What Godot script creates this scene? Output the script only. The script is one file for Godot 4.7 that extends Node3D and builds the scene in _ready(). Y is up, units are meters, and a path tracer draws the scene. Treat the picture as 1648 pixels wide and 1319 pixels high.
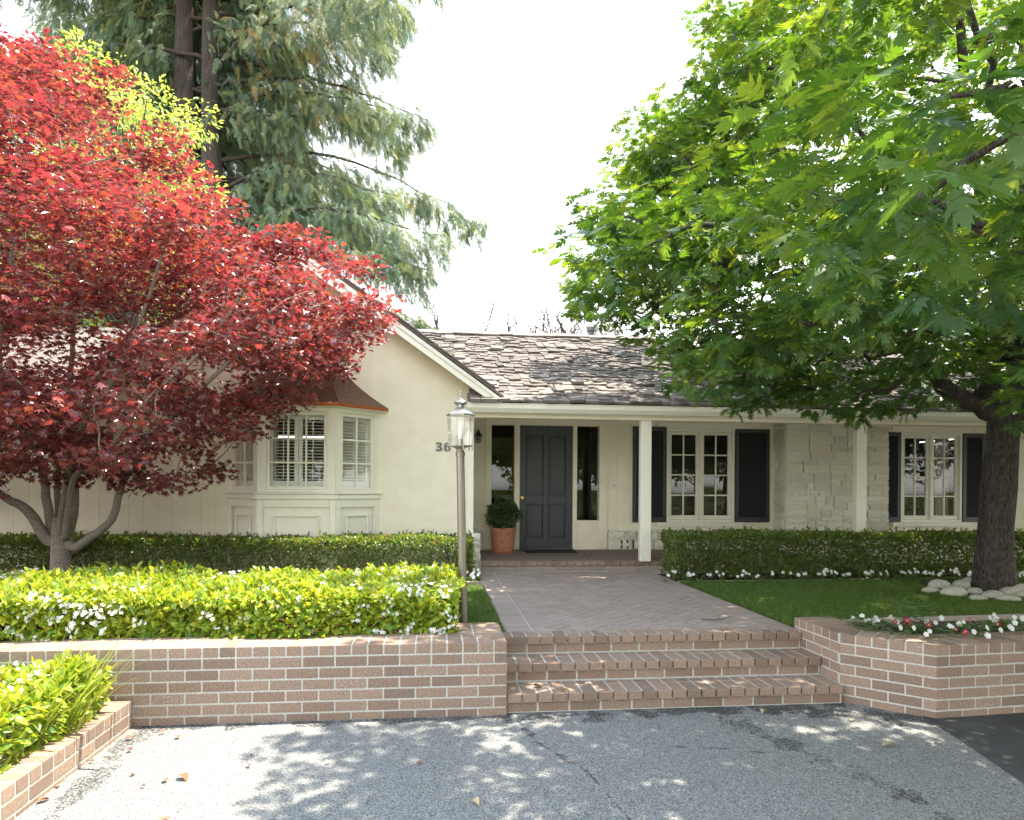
extends Node3D

# ---------------------------------------------------------------- camera constants (photograph pixels 1648 x 1319)
const FOC := 1100.0
const PX := 824.0
const PY := 784.0
const YAW := 6.3
const ROLL := 0.37
const EYE := Vector3(0, 1.577, 0)
const LAWN := 0.395
const WALK := 0.407
const PORCH := 0.542

var cam_f: Vector3
var cam_r: Vector3
var cam_u: Vector3
var rng := RandomNumberGenerator.new()
var mats := {}
var names := {}
var meshes := {}


# ---------------------------------------------------------------- mesh building
class Build:
	var v := PackedVector3Array()
	var n := PackedVector3Array()
	var c := PackedColorArray()
	var u := PackedVector2Array()
	var idx := PackedInt32Array()
	var xf := Transform3D()
	var tint := Color(1, 1, 1)
	var use_color := false

	func put(p: Vector3, nn: Vector3) -> int:
		v.append(p)
		n.append(nn)
		if use_color:
			c.append(tint)
		return v.size() - 1

	# corners counter-clockwise seen from outside
	func tri(a: Vector3, b: Vector3, d: Vector3) -> void:
		var pa := xf * a
		var pb := xf * b
		var pd := xf * d
		var nn := (pb - pa).cross(pd - pa)
		if nn.length_squared() < 1e-16:
			return
		nn = nn.normalized()
		var i := put(pa, nn)
		put(pb, nn)
		put(pd, nn)
		idx.append_array([i, i + 2, i + 1])

	func quad(a: Vector3, b: Vector3, d: Vector3, e: Vector3) -> void:
		var pa := xf * a
		var pb := xf * b
		var pd := xf * d
		var pe := xf * e
		var nn := (pd - pa).cross(pe - pb)
		if nn.length_squared() < 1e-16:
			return
		nn = nn.normalized()
		var i := put(pa, nn)
		put(pb, nn)
		put(pd, nn)
		put(pe, nn)
		idx.append_array([i, i + 2, i + 1, i, i + 3, i + 2])

	# turned so that its front looks along out
	func quad_out(a: Vector3, b: Vector3, d: Vector3, e: Vector3, out: Vector3) -> void:
		if (d - a).cross(e - b).dot(out) >= 0.0:
			quad(a, b, d, e)
		else:
			quad(a, e, d, b)

	func tri_out(a: Vector3, b: Vector3, d: Vector3, out: Vector3) -> void:
		if (b - a).cross(d - a).dot(out) >= 0.0:
			tri(a, b, d)
		else:
			tri(a, d, b)

	func box(ctr: Vector3, size: Vector3) -> void:
		var h := size * 0.5
		for a in 3:
			for s in [-1.0, 1.0]:
				var o := Vector3.ZERO
				o[a] = s
				var p: Array[Vector3] = []
				for k in [[-1, -1], [1, -1], [1, 1], [-1, 1]]:
					var q := Vector3.ZERO
					q[a] = s * h[a]
					q[(a + 1) % 3] = k[0] * h[(a + 1) % 3]
					q[(a + 2) % 3] = k[1] * h[(a + 2) % 3]
					p.append(ctr + q)
				quad_out(p[0], p[1], p[2], p[3], o)

	func span(lo: Vector3, hi: Vector3) -> void:
		box((lo + hi) * 0.5, (hi - lo).abs())

	func bev(ctr: Vector3, size: Vector3, b: float) -> void:
		var h := size * 0.5
		var g := h - Vector3(b, b, b)
		for a in 3:
			var a1 := (a + 1) % 3
			var a2 := (a + 2) % 3
			for s in [-1.0, 1.0]:
				var o := Vector3.ZERO
				o[a] = s
				var p: Array[Vector3] = []
				for k in [[-1, -1], [1, -1], [1, 1], [-1, 1]]:
					var q := Vector3.ZERO
					q[a] = s * h[a]
					q[a1] = k[0] * g[a1]
					q[a2] = k[1] * g[a2]
					p.append(ctr + q)
				quad_out(p[0], p[1], p[2], p[3], o)
				# chamfer between face a (sign s) and face a1 (sign t)
				for t in [-1.0, 1.0]:
					var e: Array[Vector3] = []
					for k in [-1.0, 1.0]:
						var q := Vector3.ZERO
						q[a] = s * h[a]
						q[a1] = t * g[a1]
						q[a2] = k * g[a2]
						e.append(ctr + q)
					for k in [1.0, -1.0]:
						var q := Vector3.ZERO
						q[a] = s * g[a]
						q[a1] = t * h[a1]
						q[a2] = k * g[a2]
						e.append(ctr + q)
					var oo := Vector3.ZERO
					oo[a] = s
					oo[a1] = t
					quad_out(e[0], e[1], e[2], e[3], oo)
		for sx in [-1.0, 1.0]:
			for sy in [-1.0, 1.0]:
				for sz in [-1.0, 1.0]:
					tri_out(ctr + Vector3(sx * h.x, sy * g.y, sz * g.z), ctr + Vector3(sx * g.x, sy * h.y, sz * g.z), ctr + Vector3(sx * g.x, sy * g.y, sz * h.z), Vector3(sx, sy, sz))

	# polygon in x,z lifted from y0 to y1
	func prism(poly: PackedVector2Array, y0: float, y1: float) -> void:
		var t := Geometry2D.triangulate_polygon(poly)
		for i in range(0, t.size(), 3):
			var a := poly[t[i]]
			var b := poly[t[i + 1]]
			var d := poly[t[i + 2]]
			tri_out(Vector3(a.x, y1, a.y), Vector3(b.x, y1, b.y), Vector3(d.x, y1, d.y), Vector3.UP)
			tri_out(Vector3(a.x, y0, a.y), Vector3(b.x, y0, b.y), Vector3(d.x, y0, d.y), Vector3.DOWN)
		var area := 0.0
		for i in poly.size():
			area += poly[i].cross(poly[(i + 1) % poly.size()])
		var turn := 1.0 if area > 0.0 else -1.0
		for i in poly.size():
			var a := poly[i]
			var b := poly[(i + 1) % poly.size()]
			var o := Vector3(b.y - a.y, 0, -(b.x - a.x)) * turn
			quad_out(Vector3(a.x, y0, a.y), Vector3(b.x, y0, b.y), Vector3(b.x, y1, b.y), Vector3(a.x, y1, a.y), o)

	# polygon in x,y pushed from z0 to z1
	func prism_z(poly: PackedVector2Array, z0: float, z1: float) -> void:
		var keep := xf
		xf = xf * Transform3D(Basis(Vector3(1, 0, 0), Vector3(0, 0, -1), Vector3(0, 1, 0)), Vector3.ZERO)
		prism(poly, -z1, -z0)
		xf = keep

	func tube(pts: Array, radii: Array, sides: int, closed_end := true) -> void:
		var count := pts.size()
		var first := v.size()
		var side := Vector3.RIGHT
		for i in count:
			var d: Vector3 = (pts[mini(i + 1, count - 1)] - pts[maxi(i - 1, 0)]).normalized()
			if i == 0:
				side = d.cross(Vector3.UP if absf(d.y) < 0.9 else Vector3.RIGHT).normalized()
			else:
				side = (side - d * side.dot(d)).normalized()
			var up := side.cross(d).normalized()
			for k in sides:
				var a := TAU * k / sides
				var o := side * cos(a) + up * sin(a)
				put(xf * (pts[i] + o * float(radii[i])), (xf.basis * o).normalized())
		for i in count - 1:
			for k in sides:
				var a := first + i * sides + k
				var b := first + i * sides + (k + 1) % sides
				idx.append_array([a, b, b + sides, a, b + sides, a + sides])
		if closed_end:
			var d: Vector3 = (pts[count - 1] - pts[count - 2]).normalized()
			var top := put(xf * (pts[count - 1]), (xf.basis * d).normalized())
			for k in sides:
				idx.append_array([first + (count - 1) * sides + k, first + (count - 1) * sides + (k + 1) % sides, top])

	# profile of (radius, height) from the bottom up
	func lathe(profile: Array, sides: int, at := Vector3.ZERO, phase := 0.0, flat := false) -> void:
		for i in profile.size() - 1:
			var p: Vector2 = profile[i]
			var q: Vector2 = profile[i + 1]
			if flat:
				for k in sides:
					var a := TAU * k / sides + phase
					var b := TAU * (k + 1) / sides + phase
					var m := (a + b) * 0.5
					var pa := at + Vector3(cos(a) * p.x, p.y, sin(a) * p.x)
					var pb := at + Vector3(cos(b) * p.x, p.y, sin(b) * p.x)
					var qa := at + Vector3(cos(a) * q.x, q.y, sin(a) * q.x)
					var qb := at + Vector3(cos(b) * q.x, q.y, sin(b) * q.x)
					var o := Vector3(cos(m) * (q.y - p.y), p.x - q.x, sin(m) * (q.y - p.y))
					if p.x < 1e-5:
						tri_out(pa, qa, qb, o)
					elif q.x < 1e-5:
						tri_out(pa, pb, qa, o)
					else:
						quad_out(pa, pb, qb, qa, o)
				continue
			var first := v.size()
			var out := Vector2(q.y - p.y, p.x - q.x).normalized()
			for r in [p, q]:
				for k in sides + 1:
					var a := TAU * k / sides + phase
					put(xf * (at + Vector3(cos(a) * r.x, r.y, sin(a) * r.x)), (xf.basis * Vector3(cos(a) * out.x, out.y, sin(a) * out.x)).normalized())
			for k in sides:
				var a := first + k
				var w := sides + 1
				idx.append_array([a, a + 1, a + w + 1, a, a + w + 1, a + w])

	func done() -> ArrayMesh:
		var m := ArrayMesh.new()
		if v.is_empty():
			return m
		var arr := []
		arr.resize(Mesh.ARRAY_MAX)
		arr[Mesh.ARRAY_VERTEX] = v
		arr[Mesh.ARRAY_NORMAL] = n
		if use_color:
			arr[Mesh.ARRAY_COLOR] = c
		if u.size() == v.size():
			arr[Mesh.ARRAY_TEX_UV] = u
		arr[Mesh.ARRAY_INDEX] = idx
		m.add_surface_from_arrays(Mesh.PRIMITIVE_TRIANGLES, arr)
		return m


# ---------------------------------------------------------------- objects
func numbered(called: String) -> String:
	var k: int = names.get(called, 0)
	names[called] = k + 1
	return called if k == 0 else "%s_%03d" % [called, k]

func tag(o: Node, label: String, category: String, group := "") -> void:
	o.set_meta("label", label)
	o.set_meta("category", category)
	if group:
		o.set_meta("group", group)

func thing(called: String, label: String, category: String, at := Vector3.ZERO, group := "") -> Node3D:
	var o := Node3D.new()
	o.name = numbered(called)
	add_child(o)
	o.position = at
	tag(o, label, category, group)
	return o

func part(called: String, mesh: Mesh, m: Material, parent: Node, at := Vector3.ZERO, kind := "") -> MeshInstance3D:
	var o := MeshInstance3D.new()
	o.name = numbered(called) if parent == self else called
	o.mesh = mesh
	o.material_override = m
	parent.add_child(o, true)
	o.position = at
	if kind:
		o.set_meta("kind", kind)
	return o

func setting(called: String, mesh: Mesh, m: Material) -> MeshInstance3D:
	return part(called, mesh, m, self, Vector3.ZERO, "structure")

func beveled(size: Vector3, b := 0.002) -> ArrayMesh:
	var key := "%.4f %.4f %.4f %.4f" % [size.x, size.y, size.z, b]
	if not meshes.has(key):
		var k := Build.new()
		k.bev(Vector3.ZERO, size, b)
		meshes[key] = k.done()
	return meshes[key]

func slab(called: String, lo: Vector3, hi: Vector3, m: Material, parent: Node, b := 0.003) -> MeshInstance3D:
	return part(called, beveled((hi - lo).abs(), b), m, parent, (lo + hi) * 0.5)

func ray(px: float, py: float) -> Vector3:
	return cam_f + cam_r * ((px - PX) / FOC) + cam_u * ((PY - py) / FOC)

func on_y(px: float, py: float, y: float) -> Vector3:
	var r := ray(px, py)
	return EYE + r * ((y - EYE.y) / r.y)

func on_z(px: float, py: float, z: float) -> Vector3:
	var r := ray(px, py)
	return EYE + r * (z / r.z)

func seen(p: Vector3) -> Vector3:
	var q := p - EYE
	var d := q.dot(cam_f)
	if d < 0.05:
		return Vector3(-9999, -9999, d)
	return Vector3(PX + FOC * q.dot(cam_r) / d, PY - FOC * q.dot(cam_u) / d, d)

func rf(a: float, b: float) -> float:
	return rng.randf_range(a, b)

func rdir() -> Vector3:
	var z := rf(-1, 1)
	var a := rf(0, TAU)
	var r := sqrt(1 - z * z)
	return Vector3(r * cos(a), z, r * sin(a))

# leaf frame: z along the leaf, y its upper face
func leaf_at(p: Vector3, dir: Vector3, up: Vector3, size: float) -> Transform3D:
	var z := dir.normalized()
	var x := up.cross(z)
	if x.length_squared() < 1e-4:
		x = Vector3.RIGHT.cross(z)
	x = x.normalized()
	return Transform3D(Basis(x * size, z.cross(x) * size, z * size), p)

# many alike pieces: the ones that show largest become parts, the rest one body for each tone
func scatter(parent: Node, piece: String, mass: String, shapes: Array, tones: Array, where: Array, most: int) -> void:
	var order := []
	if most > 0:
		for i in where.size():
			var t: Transform3D = where[i]
			var s := seen(t.origin)
			if s.x > 5 and s.x < 1643 and s.y > 5 and s.y < 1314:
				order.append([s.z, i])
		order.sort_custom(func(a, b): return a[0] < b[0])
	var single := {}
	for k in mini(most, order.size()):
		single[order[k][1]] = true
	var bodies := {}
	for i in where.size():
		var shape: int = (i * 7 + i / 11) % shapes.size()
		var tone: int = (i * 5 + i / 7 * 3) % tones.size()
		if single.has(i):
			var o := part(piece, shapes[shape], tones[tone], parent)
			o.transform = where[i]
		else:
			var key := shape * 100 + tone
			if not bodies.has(key):
				bodies[key] = []
			bodies[key].append(where[i])
	for key in bodies:
		var list: Array = bodies[key]
		var mm := MultiMesh.new()
		mm.transform_format = MultiMesh.TRANSFORM_3D
		mm.mesh = shapes[key / 100]
		mm.instance_count = list.size()
		for i in list.size():
			mm.set_instance_transform(i, list[i])
		var o := MultiMeshInstance3D.new()
		o.name = mass
		o.multimesh = mm
		o.material_override = tones[key % 100]
		o.set_meta("kind", "stuff")
		parent.add_child(o, true)


# ---------------------------------------------------------------- materials (colours are linear base colours)
func lin(r: float, g: float, b: float) -> Color:
	return Color(r, g, b).linear_to_srgb()

func noise_tex(freq: float, stops: Array, seed_no: int, kind := FastNoiseLite.TYPE_SIMPLEX_SMOOTH, octaves := 4, side := 512) -> NoiseTexture2D:
	var f := FastNoiseLite.new()
	f.noise_type = kind
	f.seed = seed_no
	f.frequency = freq
	f.fractal_octaves = octaves
	if kind == FastNoiseLite.TYPE_CELLULAR:
		f.cellular_return_type = FastNoiseLite.RETURN_CELL_VALUE
	var t := NoiseTexture2D.new()
	t.width = side
	t.height = side
	t.seamless = true
	t.noise = f
	if stops.size():
		var g := Gradient.new()
		var off := PackedFloat32Array()
		var col := PackedColorArray()
		for i in stops.size():
			off.append(float(stops[i][0]))
			col.append(stops[i][1])
		g.offsets = off
		g.colors = col
		t.color_ramp = g
	return t

func surface(col_a: Color, col_b: Color, rough: float, tile := 1.0, freq := 0.02, bump := 0.0, bump_freq := 0.08, seed_no := 1) -> StandardMaterial3D:
	var m := StandardMaterial3D.new()
	m.albedo_texture = noise_tex(freq, [[0.2, col_a], [0.8, col_b]], seed_no)
	m.roughness = rough
	m.uv1_triplanar = true
	m.uv1_world_triplanar = true
	m.uv1_scale = Vector3.ONE / tile
	if bump > 0.0:
		m.heightmap_enabled = true
		m.heightmap_scale = bump
		m.heightmap_texture = noise_tex(bump_freq, [], seed_no + 40)
	return m

func plain(col: Color, rough: float, metal := 0.0, spec := 0.5) -> StandardMaterial3D:
	var m := StandardMaterial3D.new()
	m.albedo_color = col
	m.roughness = rough
	m.metallic = metal
	m.metallic_specular = spec
	return m

func leafy(col: Color, through: Color, rough := 0.45) -> StandardMaterial3D:
	var m := plain(col, rough)
	m.backlight_enabled = true
	m.backlight = through
	m.cull_mode = BaseMaterial3D.CULL_DISABLED
	return m

func make_materials() -> void:
	var bricks := []
	var tones := [Vector3(0.290, 0.200, 0.148), Vector3(0.255, 0.174, 0.129), Vector3(0.315, 0.222, 0.168), Vector3(0.225, 0.158, 0.122), Vector3(0.280, 0.200, 0.153)]
	for i in tones.size():
		var t: Vector3 = tones[i]
		bricks.append(surface(lin(t.x * 0.8, t.y * 0.78, t.z * 0.76), lin(t.x * 1.12, t.y * 1.14, t.z * 1.16), 0.9, 0.35, 0.035, 0.25, 0.12, 10 + i))
	for i in 2:
		var salt := surface(lin(0.27, 0.185, 0.145), lin(0.34, 0.24, 0.19), 0.9, 0.3, 0.05, 0.3, 0.12, 80 + i)
		salt.albedo_texture = noise_tex(0.03, [[0.3, lin(0.26, 0.18, 0.14)], [0.58, lin(0.34, 0.24, 0.19)], [0.70, lin(0.36, 0.27, 0.22)], [0.85, lin(0.46, 0.39, 0.34)]], 80 + i, FastNoiseLite.TYPE_SIMPLEX_SMOOTH, 5)
		bricks.append(salt)
	mats.brick = bricks
	var pavers := []
	for t in [Vector3(0.33, 0.262, 0.228), Vector3(0.308, 0.245, 0.212), Vector3(0.35, 0.282, 0.248), Vector3(0.325, 0.262, 0.232)]:
		pavers.append(surface(lin(t.x * 0.82, t.y * 0.82, t.z * 0.82), lin(t.x * 1.1, t.y * 1.1, t.z * 1.1), 0.85, 0.5, 0.03, 0.15, 0.12, 20 + pavers.size()))
	mats.paver = pavers
	mats.mortar = surface(lin(0.36, 0.345, 0.31), lin(0.58, 0.56, 0.51), 0.95, 0.4, 0.05, 0.2, 0.15, 3)
	mats.grout = surface(lin(0.46, 0.42, 0.39), lin(0.56, 0.52, 0.48), 0.95, 0.4, 0.05, 0.0, 0.15, 3)
	mats.cream = surface(lin(0.77, 0.71, 0.54), lin(0.81, 0.755, 0.59), 0.55, 1.5, 0.01, 0.04, 0.2, 5)
	mats.trim = surface(lin(0.79, 0.76, 0.64), lin(0.82, 0.795, 0.685), 0.45, 1.2, 0.02, 0.02, 0.2, 6)
	mats.stone = surface(lin(0.68, 0.64, 0.52), lin(0.79, 0.76, 0.64), 0.75, 0.5, 0.02, 1.1, 0.035, 7)
	mats.stones = [mats.stone, surface(lin(0.60, 0.565, 0.455), lin(0.75, 0.715, 0.59), 0.78, 0.4, 0.025, 1.5, 0.03, 107), surface(lin(0.72, 0.685, 0.565), lin(0.81, 0.78, 0.66), 0.75, 0.5, 0.02, 1.2, 0.04, 108)]
	mats.added_street = surface(lin(0.36, 0.35, 0.33), lin(0.47, 0.46, 0.43), 0.9, 3.0, 0.02, 0.1, 0.1, 63)  # pale tone for the added bounce sheet behind the camera
	mats.shutter_white = plain(lin(0.72, 0.75, 0.70), 0.5)
	mats.charcoal = surface(lin(0.030, 0.033, 0.037), lin(0.038, 0.041, 0.045), 0.45, 0.8, 0.03, 0.02, 0.2, 8)
	mats.door = surface(lin(0.042, 0.047, 0.053), lin(0.052, 0.057, 0.063), 0.42, 0.8, 0.02, 0.02, 0.2, 9)
	var glass := plain(Color(0.05, 0.06, 0.06, 0.03), 0.0)
	glass.transparency = BaseMaterial3D.TRANSPARENCY_ALPHA
	glass.metallic_specular = 0.6
	mats.glass = glass
	mats.brass = plain(lin(0.55, 0.38, 0.14), 0.3, 1.0)
	mats.copper = surface(lin(0.11, 0.055, 0.035), lin(0.19, 0.10, 0.065), 0.42, 0.6, 0.02, 0.0, 0.1, 12)
	mats.copper.metallic = 0.35
	mats.copper_edge = plain(lin(0.42, 0.13, 0.04), 0.4, 0.4)
	mats.pewter = surface(lin(0.34, 0.32, 0.29), lin(0.44, 0.42, 0.39), 0.38, 0.3, 0.04, 0.0, 0.1, 13)
	mats.pewter.metallic = 0.8
	mats.post_metal = surface(lin(0.20, 0.17, 0.13), lin(0.27, 0.24, 0.20), 0.42, 0.3, 0.04, 0.0, 0.1, 13)
	mats.post_metal.metallic = 0.6
	mats.black_metal = plain(lin(0.015, 0.014, 0.013), 0.5)
	mats.digit = plain(lin(0.13, 0.13, 0.13), 0.5, 0.3)
	mats.white_plastic = plain(lin(0.7, 0.69, 0.65), 0.5)
	mats.bulb = plain(lin(0.8, 0.8, 0.78), 0.3)
	mats.terracotta = surface(lin(0.34, 0.125, 0.065), lin(0.47, 0.21, 0.125), 0.8, 0.5, 0.012, 0.1, 0.1, 14)
	mats.mat_black = surface(lin(0.012, 0.012, 0.012), lin(0.025, 0.024, 0.022), 0.95, 0.1, 0.1, 0.5, 0.2, 15)
	mats.porch = surface(lin(0.14, 0.105, 0.085), lin(0.24, 0.18, 0.15), 0.8, 0.8, 0.02, 0.05, 0.1, 16)
	mats.soil = surface(lin(0.035, 0.022, 0.014), lin(0.10, 0.06, 0.038), 1.0, 0.6, 0.05, 2.0, 0.08, 17)
	mats.turf = surface(lin(0.025, 0.05, 0.012), lin(0.05, 0.085, 0.022), 1.0, 0.9, 0.03, 1.0, 0.1, 18)
	mats.edging = surface(lin(0.33, 0.27, 0.23), lin(0.44, 0.37, 0.32), 0.9, 0.4, 0.04, 0.1, 0.1, 19)
	mats.room = plain(lin(0.10, 0.09, 0.08), 0.9)
	mats.curtain = plain(lin(0.42, 0.40, 0.37), 0.9)
	var shakes := []
	for t in [Vector3(0.19, 0.163, 0.149), Vector3(0.155, 0.132, 0.121), Vector3(0.235, 0.204, 0.188), Vector3(0.12, 0.102, 0.094), Vector3(0.21, 0.179, 0.160)]:
		var m := surface(lin(t.x * 0.7, t.y * 0.7, t.z * 0.7), lin(t.x * 1.2, t.y * 1.2, t.z * 1.2), 0.9, 0.5, 0.04, 0.5, 0.1, 24 + shakes.size())
		shakes.append(m)
	mats.shake = shakes
	mats.deck = shakes[2]
	var oak_bark := surface(lin(0.045, 0.035, 0.030), lin(0.17, 0.14, 0.12), 0.95, 0.7, 0.03, 7.0, 0.04, 31)
	oak_bark.uv1_scale = Vector3(2.6, 0.55, 2.6)
	mats.oak_bark = oak_bark
	var maple_bark := surface(lin(0.16, 0.13, 0.105), lin(0.30, 0.26, 0.22), 0.8, 0.5, 0.03, 0.5, 0.06, 32)
	maple_bark.uv1_scale = Vector3(3, 1.2, 3)
	mats.maple_bark = maple_bark
	mats.redwood_bark = surface(lin(0.042, 0.031, 0.027), lin(0.095, 0.074, 0.064), 0.95, 1.0, 0.02, 4.0, 0.05, 33)
	mats.redwood_bark.uv1_scale = Vector3(1.6, 0.18, 1.6)
	mats.bare_bark = plain(lin(0.09, 0.075, 0.07), 0.9)
	mats.twig = plain(lin(0.10, 0.07, 0.05), 0.9)
	mats.oak_leaf = [leafy(lin(0.030, 0.076, 0.018), lin(0.155, 0.27, 0.012), 0.42), leafy(lin(0.024, 0.064, 0.018), lin(0.125, 0.235, 0.010), 0.36), leafy(lin(0.045, 0.095, 0.020), lin(0.20, 0.30, 0.014), 0.45), leafy(lin(0.021, 0.057, 0.020), lin(0.105, 0.205, 0.010), 0.34), leafy(lin(0.06, 0.105, 0.02), lin(0.26, 0.33, 0.016), 0.45)]
	mats.maple_leaf = [leafy(lin(0.12, 0.032, 0.032), lin(0.36, 0.034, 0.044), 0.28), leafy(lin(0.060, 0.024, 0.030), lin(0.19, 0.022, 0.022), 0.24), leafy(lin(0.19, 0.044, 0.038), lin(0.46, 0.055, 0.055), 0.32), leafy(lin(0.085, 0.028, 0.024), lin(0.38, 0.085, 0.03), 0.30), leafy(lin(0.12, 0.052, 0.058), lin(0.30, 0.040, 0.044), 0.22), leafy(lin(0.055, 0.027, 0.030), lin(0.16, 0.024, 0.022), 0.26)]
	for m in mats.maple_leaf:
		m.metallic_specular = 0.75
	mats.hedge_leaf = [leafy(lin(0.055, 0.098, 0.024), lin(0.20, 0.29, 0.025), 0.32), leafy(lin(0.08, 0.135, 0.028), lin(0.26, 0.36, 0.03), 0.36), leafy(lin(0.04, 0.074, 0.02), lin(0.15, 0.23, 0.02), 0.28), leafy(lin(0.105, 0.155, 0.036), lin(0.28, 0.37, 0.03), 0.38), leafy(lin(0.12, 0.11, 0.03), lin(0.26, 0.22, 0.03), 0.4)]
	mats.jasmine_leaf = [leafy(lin(0.19, 0.27, 0.024), lin(0.42, 0.47, 0.02), 0.34), leafy(lin(0.26, 0.32, 0.032), lin(0.48, 0.49, 0.02), 0.36), leafy(lin(0.085, 0.165, 0.02), lin(0.28, 0.38, 0.02), 0.34), leafy(lin(0.28, 0.29, 0.036), lin(0.46, 0.45, 0.03), 0.4), leafy(lin(0.14, 0.22, 0.024), lin(0.36, 0.43, 0.02), 0.38)]
	mats.rust_leaf = [leafy(lin(0.26, 0.07, 0.02), lin(0.3, 0.08, 0.02), 0.5), leafy(lin(0.30, 0.14, 0.02), lin(0.35, 0.16, 0.02), 0.5)]
	mats.boxwood = [leafy(lin(0.028, 0.05, 0.018), lin(0.10, 0.14, 0.02), 0.42), leafy(lin(0.04, 0.068, 0.022), lin(0.12, 0.17, 0.02), 0.45)]
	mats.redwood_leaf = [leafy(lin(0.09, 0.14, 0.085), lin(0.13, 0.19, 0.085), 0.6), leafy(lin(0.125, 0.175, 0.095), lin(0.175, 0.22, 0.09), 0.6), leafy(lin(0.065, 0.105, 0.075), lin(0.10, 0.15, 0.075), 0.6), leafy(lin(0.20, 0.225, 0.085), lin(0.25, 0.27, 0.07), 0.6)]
	mats.rust_spray = [leafy(lin(0.26, 0.15, 0.04), lin(0.25, 0.15, 0.03), 0.7), leafy(lin(0.20, 0.14, 0.045), lin(0.2, 0.14, 0.03), 0.7)]
	mats.lime_leaf = [leafy(lin(0.20, 0.26, 0.06), lin(0.42, 0.46, 0.06), 0.45), leafy(lin(0.28, 0.32, 0.09), lin(0.44, 0.46, 0.08), 0.45), leafy(lin(0.11, 0.18, 0.04), lin(0.34, 0.42, 0.05), 0.45)]
	mats.grass = [leafy(lin(0.05, 0.105, 0.018), lin(0.17, 0.29, 0.02), 0.5), leafy(lin(0.07, 0.13, 0.024), lin(0.2, 0.32, 0.02), 0.5), leafy(lin(0.04, 0.09, 0.017), lin(0.14, 0.25, 0.02), 0.5), leafy(lin(0.11, 0.13, 0.035), lin(0.22, 0.27, 0.03), 0.5)]
	mats.iris = [leafy(lin(0.15, 0.22, 0.03), lin(0.36, 0.44, 0.03), 0.4), leafy(lin(0.22, 0.26, 0.04), lin(0.38, 0.42, 0.03), 0.4)]
	mats.white_petal = leafy(lin(0.78, 0.78, 0.76), lin(0.6, 0.6, 0.58), 0.6)
	mats.magenta_petal = leafy(lin(0.32, 0.012, 0.09), lin(0.4, 0.02, 0.1), 0.6)
	mats.yellow = plain(lin(0.75, 0.45, 0.04), 0.6)
	mats.plant_leaf = [leafy(lin(0.04, 0.085, 0.02), lin(0.14, 0.24, 0.02), 0.4), leafy(lin(0.06, 0.12, 0.03), lin(0.18, 0.28, 0.02), 0.4)]
	mats.cobble = [surface(lin(0.34, 0.32, 0.28), lin(0.50, 0.47, 0.42), 0.8, 0.6, 0.015, 0.1, 0.1, 50), surface(lin(0.27, 0.28, 0.28), lin(0.40, 0.41, 0.41), 0.8, 0.6, 0.015, 0.1, 0.1, 51), surface(lin(0.38, 0.35, 0.29), lin(0.54, 0.50, 0.43), 0.8, 0.6, 0.015, 0.1, 0.1, 52)]
	mats.dead_leaf = [plain(lin(0.30, 0.10, 0.05), 0.8), plain(lin(0.12, 0.06, 0.04), 0.8), plain(lin(0.40, 0.33, 0.18), 0.8)]
	mats.patch = surface(lin(0.030, 0.032, 0.035), lin(0.055, 0.058, 0.062), 0.75, 1.6, 0.008, 0.15, 0.15, 61)
	mats.earth = surface(lin(0.06, 0.07, 0.03), lin(0.12, 0.12, 0.06), 1.0, 6.0, 0.02, 0.0, 0.1, 62)
	mats.asphalt = make_asphalt()

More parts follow.
